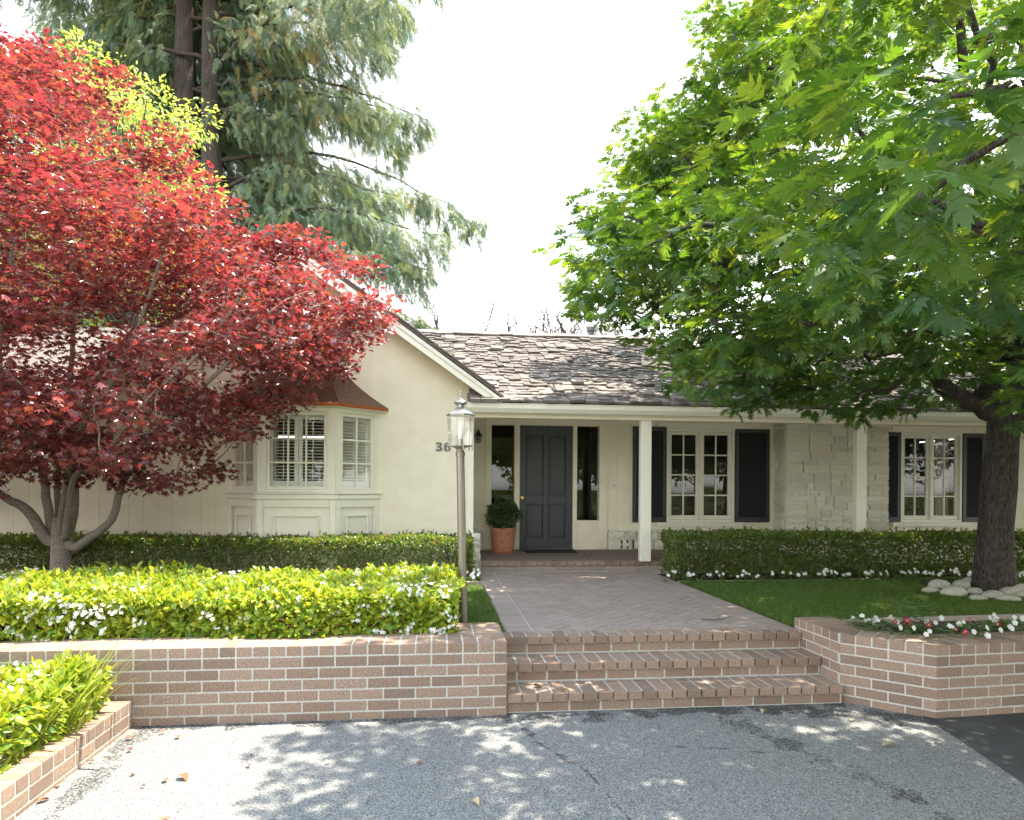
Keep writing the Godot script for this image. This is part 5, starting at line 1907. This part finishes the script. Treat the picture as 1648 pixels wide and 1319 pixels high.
# ---------------------------------------------------------------- objects
func make_lamp_post() -> void:
	var base := Vector3(0.232, LAWN, -5.75)
	var t := thing("lamp_post", "pewter lamp post with six-sided glass lantern beside the walkway", "lamp post", base)
	var tilt := Transform3D(Basis(Vector3.BACK, 0.024), Vector3.ZERO)
	var b := Build.new()
	b.xf = tilt
	b.lathe([Vector2(0.036, -0.1), Vector2(0.034, 1.44), Vector2(0.039, 1.442), Vector2(0.039, 1.475), Vector2(0.032, 1.48), Vector2(0.032, 1.50)], 20)
	part("post", b.done(), mats.post_metal, t)
	var top := tilt * Vector3(0, 1.50, 0)
	var lan := Build.new()
	lan.lathe([Vector2(0.0, 0.0), Vector2(0.035, 0.0), Vector2(0.05, 0.012), Vector2(0.07, 0.018), Vector2(0.105, 0.022), Vector2(0.108, 0.03), Vector2(0.0, 0.031)], 6, top, 0.3, true)
	part("lantern_base", lan.done(), mats.pewter, t)
	var y0 := 0.031
	var y1 := 0.285
	for i in 6:
		var a := TAU * i / 6 + 0.3
		var c := TAU * (i + 1) / 6 + 0.3
		var r := Build.new()
		r.tube([top + Vector3(cos(a) * 0.105, y0, sin(a) * 0.105), top + Vector3(cos(a) * 0.117, y1, sin(a) * 0.117)], [0.004, 0.004], 6)
		part("rib", r.done(), mats.pewter, t)
		var foot := Build.new()
		foot.lathe([Vector2(0.0, -0.014), Vector2(0.005, -0.012), Vector2(0.006, 0.022), Vector2(0.0, 0.024)], 8, top + Vector3(cos(a) * 0.105, 0.0, sin(a) * 0.105))
		part("finial_knob", foot.done(), mats.pewter, t)
		var g := Build.new()
		g.quad_out(top + Vector3(cos(a) * 0.103, y0, sin(a) * 0.103), top + Vector3(cos(c) * 0.103, y0, sin(c) * 0.103), top + Vector3(cos(c) * 0.115, y1, sin(c) * 0.115), top + Vector3(cos(a) * 0.115, y1, sin(a) * 0.115), Vector3(cos((a + c) / 2), 0, sin((a + c) / 2)))
		part("glass_pane", g.done(), mats.glass, t)
	var roof := Build.new()
	roof.lathe([Vector2(0.0, y1 - 0.004), Vector2(0.123, y1 - 0.004), Vector2(0.125, y1 + 0.006), Vector2(0.085, y1 + 0.03), Vector2(0.045, y1 + 0.058), Vector2(0.030, y1 + 0.07)], 6, top, 0.3, true)
	part("lantern_roof", roof.done(), mats.pewter, t)
	var cap := Build.new()
	cap.lathe([Vector2(0.028, y1 + 0.066), Vector2(0.026, y1 + 0.08), Vector2(0.052, y1 + 0.098), Vector2(0.058, y1 + 0.106), Vector2(0.050, y1 + 0.116), Vector2(0.022, y1 + 0.132), Vector2(0.012, y1 + 0.142), Vector2(0.008, y1 + 0.155), Vector2(0.011, y1 + 0.168), Vector2(0.006, y1 + 0.182), Vector2(0.008, y1 + 0.195), Vector2(0.0, y1 + 0.215)], 16, top)
	part("finial", cap.done(), mats.pewter, t)
	var sock := Build.new()
	sock.lathe([Vector2(0.022, 0.03), Vector2(0.022, 0.085), Vector2(0.0, 0.086)], 12, top)
	part("socket", sock.done(), mats.pewter, t)
	var bulb := Build.new()
	bulb.lathe([Vector2(0.012, 0.086), Vector2(0.016, 0.10), Vector2(0.022, 0.13), Vector2(0.018, 0.16), Vector2(0.008, 0.185), Vector2(0.0, 0.195)], 12, top)
	part("bulb", bulb.done(), mats.bulb, t)

func make_objects() -> void:
	rng.seed = 77
	# wall lantern beside the door
	var w := thing("wall_lantern", "small black carriage lantern on the wall beside the door", "lantern", Vector3(0.68, 2.30, -11.28))
	var b := Build.new()
	b.span(Vector3(-0.03, 0.05, 0.0), Vector3(0.03, 0.20, 0.012))
	b.tube([Vector3(0, 0.17, 0.01), Vector3(0, 0.23, 0.04), Vector3(0, 0.225, 0.08)], [0.008, 0.008, 0.008], 6)
	part("bracket", b.done(), mats.black_metal, w)
	b = Build.new()
	b.lathe([Vector2(0.0, 0.0), Vector2(0.03, 0.004), Vector2(0.036, 0.015)], 6, Vector3(0, 0, 0.08), 0.0, true)
	b.lathe([Vector2(0.062, 0.115), Vector2(0.066, 0.12), Vector2(0.03, 0.165), Vector2(0.012, 0.18), Vector2(0.014, 0.195), Vector2(0.0, 0.225)], 6, Vector3(0, 0, 0.08), 0.0, true)
	for i in 6:
		var a := TAU * i / 6
		b.tube([Vector3(cos(a) * 0.035, 0.012, 0.08 + sin(a) * 0.035), Vector3(cos(a) * 0.055, 0.118, 0.08 + sin(a) * 0.055)], [0.005, 0.005], 5)
	part("cage", b.done(), mats.black_metal, w)
	for i in 6:
		var a := TAU * i / 6
		var c := TAU * (i + 1) / 6
		var g := Build.new()
		g.quad_out(Vector3(cos(a) * 0.033, 0.012, 0.08 + sin(a) * 0.033), Vector3(cos(c) * 0.033, 0.012, 0.08 + sin(c) * 0.033), Vector3(cos(c) * 0.053, 0.117, 0.08 + sin(c) * 0.053), Vector3(cos(a) * 0.053, 0.117, 0.08 + sin(a) * 0.053), Vector3(cos(a), 0, sin(a)))
		part("glass_pane", g.done(), mats.glass, w)
	# house number
	var font := SystemFont.new()
	font.font_names = PackedStringArray(["Droid Sans"])
	font.font_weight = 700
	for q in [["3", 0.03, "grey metal numeral three fixed on the gable wall"], ["6", 0.142, "grey metal numeral six fixed on the gable wall"]]:
		var tm := TextMesh.new()
		tm.text = q[0]
		tm.font = font
		tm.font_size = 64
		tm.pixel_size = 0.0026
		tm.depth = 0.014
		var o := part("house_number", tm, mats.digit, self, Vector3(q[1], 2.135, -9.590))
		o.scale = Vector3(1.15, 1.0, 1.0)
		tag(o, q[2], "number")
	# bell plate
	var bell := thing("doorbell", "small white doorbell plate on the wall beside the sidelight", "doorbell", Vector3(2.985, 1.62, -11.298))
	part("plate", beveled(Vector3(0.075, 0.11, 0.012), 0.003), mats.white_plastic, bell, Vector3(0, 0, 0.004))
	var btn := Build.new()
	btn.xf = Transform3D(Basis(Vector3.RIGHT, PI / 2), Vector3(0, 0, 0.01))
	btn.lathe([Vector2(0.010, 0), Vector2(0.010, 0.006), Vector2(0.0, 0.007)], 12)
	part("button", btn.done(), mats.digit, bell)
	# pot and ball shrub
	var pot := thing("terracotta_pot", "round terracotta pot on the porch beside the door", "pot", Vector3(1.045, PORCH, -10.70))
	var pb := Build.new()
	pb.lathe([Vector2(0.0, 0.035), Vector2(0.165, 0.035), Vector2(0.17, 0.05), Vector2(0.193, 0.33), Vector2(0.203, 0.335), Vector2(0.206, 0.40), Vector2(0.200, 0.405), Vector2(0.182, 0.40), Vector2(0.180, 0.35), Vector2(0.0, 0.35)], 32)
	part("body", pb.done(), mats.terracotta, pot)
	var sau := Build.new()
	sau.lathe([Vector2(0.0, 0.0), Vector2(0.19, 0.0), Vector2(0.205, 0.03), Vector2(0.195, 0.032), Vector2(0.0, 0.033)], 32)
	part("saucer", sau.done(), mats.terracotta, pot)
	var soil := Build.new()
	soil.lathe([Vector2(0.181, 0.352), Vector2(0.181, 0.37), Vector2(0.0, 0.38)], 20)
	part("soil", soil.done(), mats.soil, pot)
	var bush := thing("boxwood_shrub", "rounded dark boxwood shrub growing in the terracotta pot", "shrub", Vector3(1.045, PORCH + 0.36, -10.70))
	var st := Build.new()
	for i in 14:
		var d := rdir()
		limb(st, Vector3(0, 0, 0), Vector3(d.x * 0.2, rf(0.15, 0.4), d.z * 0.2), 0.01, 0.004, 0, 4, 4, 0.1)
	part("stem", st.done(), mats.twig, bush)
	var lw := []
	for i in 3600:
		var d := rdir()
		var g := 1.0 + 0.12 * sin(d.x * 9.0 + d.y * 5.0) + 0.08 * sin(d.z * 11.0)
		var r := pow(rf(0.2, 1.0), 0.3) * g
		var p := Vector3(d.x * 0.27 * r, 0.24 + d.y * 0.22 * r, d.z * 0.27 * r)
		if p.y < 0.03:
			continue
		lw.append(leaf_at(p, d + rdir() * 0.7 + Vector3(0, 0.3, 0), (Vector3.UP + d + rdir() * 0.5).normalized(), rf(0.025, 0.042)))
	scatter(bush, "leaf", "foliage", [oval_shape(0.3, 0.3, 0.1), oval_shape(0.26, 0.1, 0.2)], mats.boxwood, lw, 0)
	var dm := thing("doormat", "black rubber doormat on the porch before the door", "mat", Vector3(1.83, PORCH, -10.93))
	part("mat_body", beveled(Vector3(0.82, 0.014, 0.46), 0.004), mats.mat_black, dm, Vector3(0, 0.008, 0))
	for k in 9:
		part("ridge", beveled(Vector3(0.76, 0.006, 0.02), 0.002), mats.mat_black, dm, Vector3(0, 0.0175, -0.18 + k * 0.045))
	# cobbles round the oak
	for q in [[1512, 941, 0.17, 0.30], [1546, 940, 0.14, 0.26], [1534, 953, 0.16, 0.32], [1569, 951, 0.12, 0.20], [1497, 948, 0.10, 0.22], [1575, 960, 0.10, 0.22], [1597, 957, 0.12, 0.25], [1620, 961, 0.10, 0.24], [1629, 953, 0.14, 0.26], [1645, 946, 0.14, 0.26], [1652, 956, 0.12, 0.26], [1560, 934, 0.12, 0.22], [1668, 944, 0.12, 0.24]]:
		var p := on_y(q[0], q[1] + 6, LAWN + 0.01)
		var m := Build.new()
		var k := q[3] as float
		m.xf = Transform3D(Basis(Vector3.UP, rf(-0.6, 0.6)).scaled(Vector3(1, 1, 1)), Vector3.ZERO)
		var prof := []
		for i in 9:
			var a := -PI / 2 + PI * i / 8
			prof.append(Vector2(maxf(cos(a), 0.0), sin(a)))
		m.xf = m.xf * Transform3D(Basis().scaled(Vector3(k * 0.5, q[2] * 0.5, k * 0.36)), Vector3.ZERO)
		m.lathe(prof, 16)
		for i in m.v.size():
			var pv: Vector3 = m.v[i]
			m.v[i] = pv * (1.0 + 0.08 * sin(pv.x * 17.0 + q[0]) + 0.06 * sin(pv.z * 23.0 + q[1]))
			m.n[i] = Vector3(pv.x / pow(k * 0.5, 2), pv.y / pow(q[2] * 0.5, 2), pv.z / pow(k * 0.36, 2)).normalized()
		var o := part("river_stone", m.done(), mats.cobble[rng.randi() % 3], self, p + Vector3(0, q[2] * 0.22, 0))
		tag(o, "smooth rounded river stone lying at the foot of the oak trunk", "stone", "river stones round the oak")
	# dropped leaves and a twig
	var i_leaf := 0
	for q in [[288, 1247, 0, 0.085], [280, 1313, 0, 0.10], [267, 1257, 0, 0.05], [235, 1265, 1, 0.04], [214, 1186, 0, 0.05], [253, 1180, 0, 0.05], [210, 1208, 1, 0.04], [212, 1247, 1, 0.05], [287, 1187, 0, 0.05], [684, 1225, 0, 0.05], [762, 1285, 2, 0.06], [533, 1225, 2, 0.04], [401, 1229, 1, 0.04], [1419, 1201, 2, 0.11], [1233, 1142, 2, 0.08], [1371, 1160, 2, 0.06], [1512, 1196, 2, 0.05], [1185, 1172, 1, 0.03], [1300, 1181, 1, 0.03], [1348, 1180, 1, 0.035], [150, 1225, 1, 0.03], [93, 1266, 0, 0.05], [60, 1290, 0, 0.06]]:
		var o := part("fallen_leaf", meshes_leaf(i_leaf % 2), mats.dead_leaf[q[2]], self)
		o.transform = leaf_at(on_y(q[0], q[1], 0.012), Vector3(rf(-1, 1), rf(0, 0.2), rf(-1, 1)), (Vector3.UP + rdir() * 0.3).normalized(), q[3])
		tag(o, ["curled russet dead leaf lying on the asphalt", "small dark dead leaf lying on the asphalt", "pale tan dead leaf lying on the asphalt"][q[2]], "leaf", ["russet leaves on the asphalt", "dark leaves on the asphalt", "tan leaves on the asphalt"][q[2]])
		i_leaf += 1
	for q in [[857, 1103, 0.14, 1, "dark dead leaf on the lowest brick step"], [903, 1109, 0.14, 2, "pale dead leaf on the lowest brick step"]]:
		var o := part("fallen_leaf", meshes_leaf(0), mats.dead_leaf[q[3]], self)
		o.transform = leaf_at(on_y(q[0], q[1], q[2] + 0.006), Vector3(1, 0.1, 0.3), (Vector3.UP + rdir() * 0.3).normalized(), 0.07)
		tag(o, q[4], "leaf")
	var tw := Build.new()
	var c := on_y(1152, 999, WALK)
	tw.tube([c + Vector3(-0.12, 0.01, -0.05), c + Vector3(-0.02, 0.012, 0.0), c + Vector3(0.10, 0.02, -0.02), c + Vector3(0.17, 0.03, -0.06)], [0.004, 0.005, 0.004, 0.002], 5)
	tw.tube([c + Vector3(-0.02, 0.012, 0.0), c + Vector3(0.03, 0.03, 0.06)], [0.004, 0.002], 5)
	tw.tube([c + Vector3(0.02, 0.012, -0.004), c + Vector3(0.06, 0.04, -0.06)], [0.004, 0.002], 5)
	tag(part("twig", tw.done(), mats.twig, self), "dry forked twig lying on the brick walkway", "twig")

func meshes_leaf(k: int) -> ArrayMesh:
	if not meshes.has("dropped%d" % k):
		meshes["dropped%d" % k] = oak_shape(0.5, 0.2) if k == 1 else oval_shape(0.3, 0.7, 0.25)
	return meshes["dropped%d" % k]

func make_iris() -> void:
	rng.seed = 91
	for q in [[112, 1165, 0.68], [75, 1150, 0.66], [50, 1190, 0.6], [140, 1140, 0.55]]:
		var p := on_y(q[0], q[1] + 20, 0.14)
		var t := thing("iris_clump", "clump of tall strap-shaped iris leaves in the low corner bed", "plant", p, "iris leaves in the corner bed")
		for i in 15:
			var a := rf(-0.5, 1.2)
			var d := Vector3(cos(a), 0, -sin(a) * 0.6)
			var s := Vector3(-d.z, 0, d.x) * rf(0.013, 0.021)
			var L: float = q[2] * rf(0.6, 1.1)
			var lean := rf(0.25, 0.8)
			var b := Build.new()
			var last := Vector3(rf(-0.05, 0.05), 0, rf(-0.05, 0.05))
			var w0 := s
			for k in 6:
				var u := (k + 1) / 6.0
				var nx := Vector3(last.x, last.y, last.z) + d * L / 6.0 * lean * (0.4 + u) + Vector3(0, L / 6.0 * (1.1 - lean * u), 0)
				var w1 := s * (1.0 - u * u)
				b.quad_out(last - w0, last + w0, nx + w1 * 1.001 + Vector3(0, 0.0001, 0), nx - w1, Vector3(0, 0.5, 1))
				last = nx
				w0 = w1
			part("blade", b.done(), mats.iris[i % 2], t)


# ---------------------------------------------------------------- scene
func _ready() -> void:
	rng.seed = 7
	var yaw := deg_to_rad(YAW)
	var roll := deg_to_rad(ROLL)
	cam_f = Vector3(sin(yaw), 0, -cos(yaw))
	var r0 := Vector3(cos(yaw), 0, sin(yaw))
	cam_r = r0 * cos(roll) + Vector3.UP * sin(roll)
	cam_u = -r0 * sin(roll) + Vector3.UP * cos(roll)
	var cam := Camera3D.new()
	cam.name = "camera"
	add_child(cam)
	cam.position = EYE
	cam.rotation = Vector3(0, -yaw, roll)
	var near := 0.05
	cam.set_frustum(1319.0 / FOC * near, Vector2(0, (PY - 659.5) / FOC * near), near, 900.0)
	cam.current = true

	var env := Environment.new()
	env.background_mode = Environment.BG_SKY
	var sky := Sky.new()
	var air := ProceduralSkyMaterial.new()
	air.sky_top_color = lin(0.29, 0.375, 0.50)
	air.sky_horizon_color = lin(1.0, 0.985, 0.94)
	air.sky_curve = 0.42
	air.sky_energy_multiplier = 1.2
	air.ground_bottom_color = lin(0.10, 0.10, 0.08)
	air.ground_horizon_color = lin(0.5, 0.5, 0.46)
	air.sun_angle_max = 40.0
	air.sun_curve = 0.12
	sky.sky_material = air
	env.sky = sky
	env.tonemap_mode = Environment.TONE_MAPPER_LINEAR
	env.tonemap_exposure = 3.85
	env.sdfgi_enabled = true
	env.ssao_enabled = true
	env.ssil_enabled = true
	var we := WorldEnvironment.new()
	we.name = "world"
	we.environment = env
	add_child(we)
	var sun := DirectionalLight3D.new()
	sun.name = "sun"
	sun.light_energy = 1.45
	sun.light_color = Color(1.0, 0.955, 0.88)
	sun.light_angular_distance = 0.5
	sun.shadow_enabled = true
	add_child(sun)
	var to_sun := Vector3(0.34, 1.0, -0.11).normalized()
	sun.look_at_from_position(Vector3.ZERO, -to_sun, Vector3.RIGHT)

	make_materials()
	print("materials")

	# the ground
	var g := Build.new()
	g.quad(Vector3(-400, -0.06, 400), Vector3(400, -0.06, 400), Vector3(400, -0.06, -400), Vector3(-400, -0.06, -400))
	setting("ground", g.done(), mats.earth)
	var road := ArrayMesh.new()
	var arr := []
	arr.resize(Mesh.ARRAY_MAX)
	var rv := PackedVector3Array()
	var rn := PackedVector3Array()
	var ru := PackedVector2Array()
	for q in [[-14, -5.4], [14, -5.4], [14, 9], [-14, 9]]:
		rv.append(Vector3(q[0], 0, q[1]))
		rn.append(Vector3.UP)
		ru.append(Vector2((q[0] + 3.0) / 8.0, (q[1] + 5.4) / 4.0))
	arr[Mesh.ARRAY_VERTEX] = rv
	arr[Mesh.ARRAY_NORMAL] = rn
	arr[Mesh.ARRAY_TEX_UV] = ru
	arr[Mesh.ARRAY_TEX_UV2] = ru
	arr[Mesh.ARRAY_INDEX] = PackedInt32Array([0, 1, 2, 0, 2, 3])
	road.add_surface_from_arrays(Mesh.PRIMITIVE_TRIANGLES, arr)
	setting("driveway", road, mats.asphalt)
	var sd := Build.new()
	sd.span(Vector3(-40, -0.05, 2.6), Vector3(40, 0.008, 9.4))
	setting("added_street", sd.done(), mats.added_street)  # unseen pale concrete behind the camera, added to bounce sun onto the house front
	var pt := Build.new()
	pt.prism(PackedVector2Array([Vector2(3.40, -4.52), Vector2(3.36, -4.36), Vector2(3.30, -4.0), Vector2(3.22, -3.65), Vector2(3.16, -3.36), Vector2(3.06, -2.9), Vector2(3.0, -2.0), Vector2(9.0, -2.0), Vector2(9.0, -4.9)]), -0.02, 0.006)
	setting("driveway_patch", pt.done(), mats.patch)
	# raised garden
	var raised := Build.new()
	raised.span(Vector3(-14, -0.05, -9.35), Vector3(0.565, LAWN - 0.02, -5.43))
	raised.span(Vector3(-14, -0.05, -5.429), Vector3(0.15, LAWN - 0.02, -5.06))
	raised.span(Vector3(-14, -0.05, -40), Vector3(14, 0.28, -9.352))
	raised.span(Vector3(3.02, -0.05, -9.35), Vector3(14, LAWN - 0.02, -5.43))
	raised.span(Vector3(3.33, -0.05, -5.428), Vector3(14, LAWN + 0.045, -5.0))
	setting("terrain", raised.done(), mats.soil)
	var low_bed := Build.new()
	low_bed.span(Vector3(-6, -0.05, -4.70), Vector3(-2.27, 0.13, -2.0))
	setting("corner_bed_ground", low_bed.done(), mats.soil)
	var front_bed := Build.new()
	front_bed.prism(PackedVector2Array([Vector2(3.32, -5.42), Vector2(3.32, -4.95), Vector2(3.56, -4.70), Vector2(6.6, -4.95), Vector2(6.6, -5.45)]), 0.0, 0.452)
	setting("flower_bed_ground", front_bed.done(), mats.soil)
	# lawns
	var right_lawn := PackedVector2Array([Vector2(3.02, -8.24), Vector2(3.02, -5.44), Vector2(3.34, -5.42), Vector2(3.6, -5.50), Vector2(9.5, -5.85), Vector2(9.5, -8.38)])
	var left_lawn := PackedVector2Array([Vector2(-8, -8.3), Vector2(-8, -6.4), Vector2(-0.3, -6.4), Vector2(0.12, -5.52), Vector2(0.56, -5.45), Vector2(0.56, -8.12), Vector2(0.2, -8.3)])
	for e in [["lawn", right_lawn], ["lawn", left_lawn]]:
		var l := Build.new()
		l.prism(e[1], 0.1, LAWN)
		setting(e[0], l.done(), mats.turf)
	var ed := Build.new()
	ed.prism(PackedVector2Array([Vector2(3.02, -8.25), Vector2(9.5, -8.39), Vector2(9.5, -8.45), Vector2(3.02, -8.31)]), 0.2, LAWN + 0.022)
	setting("lawn_edging", ed.done(), mats.edging)
	ed = Build.new()
	ed.prism(PackedVector2Array([Vector2(3.34, -5.415), Vector2(3.6, -5.49), Vector2(9.5, -5.84), Vector2(9.5, -5.80), Vector2(3.6, -5.455), Vector2(3.34, -5.38)]), 0.2, 0.475)
	setting("bed_edging", ed.done(), mats.edging)
	ed = Build.new()
	ed.span(Vector3(-3.0, 0.2, -8.40), Vector3(0.565, LAWN + 0.03, -8.30))
	setting("lawn_edging", ed.done(), mats.edging)

	make_walls()
	make_steps()
	make_walkway()
	make_house()
	print("house ", Time.get_ticks_msec())
	make_oak()
	make_maple()
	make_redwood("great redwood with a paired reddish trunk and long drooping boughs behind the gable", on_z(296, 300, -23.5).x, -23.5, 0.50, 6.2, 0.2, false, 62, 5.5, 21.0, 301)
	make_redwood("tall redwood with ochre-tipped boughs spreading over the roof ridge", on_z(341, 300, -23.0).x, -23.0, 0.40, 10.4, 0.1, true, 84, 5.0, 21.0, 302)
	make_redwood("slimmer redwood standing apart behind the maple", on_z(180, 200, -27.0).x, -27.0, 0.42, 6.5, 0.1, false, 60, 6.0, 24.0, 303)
	make_leafy_tree("pale lime-green leafy tree behind the red maple", Vector3(on_z(205, 200, -14.5).x, 0, -14.5), 10.7, 1.9, mats.lime_leaf, [oval_shape(0.2, 0.2, 0.2)], 0.11, 9000, 311)
	make_leafy_tree("bright green leafy tree beyond the low wing of the house", Vector3(on_z(15, 250, -14.0).x, 0, -14.0), 9.0, 2.0, mats.lime_leaf, [oval_shape(0.2, 0.2, 0.2)], 0.12, 8000, 312)
	for q in [[690, 505, 1], [722, 500, 2], [820, 488, 3], [870, 492, 4], [893, 486, 5], [912, 500, 6], [975, 505, 7]]:
		make_bare_tree(q[0], q[1], 320 + q[2])
	print("trees ", Time.get_ticks_msec())
	make_hedge("clipped_hedge", "clipped dark green hedge under the bay window", Vector3(-6.2, LAWN - 0.02, -9.35), Vector3(0.47, 0.93, -8.62), 30000, 0.048, mats.hedge_leaf, 120, 401, true, 0.3)
	make_hedge("clipped_hedge", "clipped dark green hedge along the porch behind the oak lawn", Vector3(3.12, LAWN, -9.25), Vector3(9.4, 0.965, -8.62), 32000, 0.048, mats.hedge_leaf, 120, 402, true, 0.14)
	var j := make_hedge("jasmine_hedge", "sunlit yellow-green star jasmine hedge with white blossoms on the brick wall", Vector3(-4.8, 0.42, -6.35), Vector3(0.16, 0.80, -5.02), 34000, 0.062, mats.jasmine_leaf, 300, 403, false, 0.0, 0.17)
	blooms(j, Vector3(-4.6, 0.45, -6.2), Vector3(0.12, 0.82, -5.03), 1100, func(x): return 0.25 + 0.6 * smoothstep(-1.6, -2.8, x) + 0.75 * smoothstep(-0.6, 0.1, x))
	j = make_hedge("jasmine_hedge", "low mound of star jasmine spilling over the corner bed kerb", Vector3(-4.6, 0.10, -4.62), Vector3(-2.12, 0.42, -2.9), 16000, 0.062, mats.jasmine_leaf, 150, 405, false, 0.0, 0.2)
	blooms(j, Vector3(-4.4, 0.15, -4.6), Vector3(-2.14, 0.46, -2.95), 600, func(x): return 0.6)
	make_iris()
	make_beds()
	make_grass([[right_lawn, 3800.0], [left_lawn, 1500.0]])
	make_lamp_post()
	make_objects()
	# trees across the drive, mirrored in the window panes
	make_hedge("street_hedge", "tall dense hedge across the drive opposite the house", Vector3(-14.0, 0.0, 9.6), Vector3(28.0, 1.3, 10.8), 13000, 0.2, mats.hedge_leaf, 0, 406, false)
	var where_from := ["facing the bay window", "facing the lamp post", "facing the front door", "facing the porch post", "facing the stone front", "facing the far window", "past the far window", "at the end of the row"]
	for k in 8:
		make_leafy_tree("round green tree across the drive " + where_from[k], Vector3(-7.0 + 4.3 * k, 0, 13.5 + 1.5 * (k % 2)), 5.0 + 0.8 * (k % 3), 2.6, mats.jasmine_leaf if k % 2 else mats.hedge_leaf, [oval_shape(0.3, 0.2, 0.2)], 0.26, 4200, 341 + k, "trees across the drive")
	print("done ", Time.get_ticks_msec())
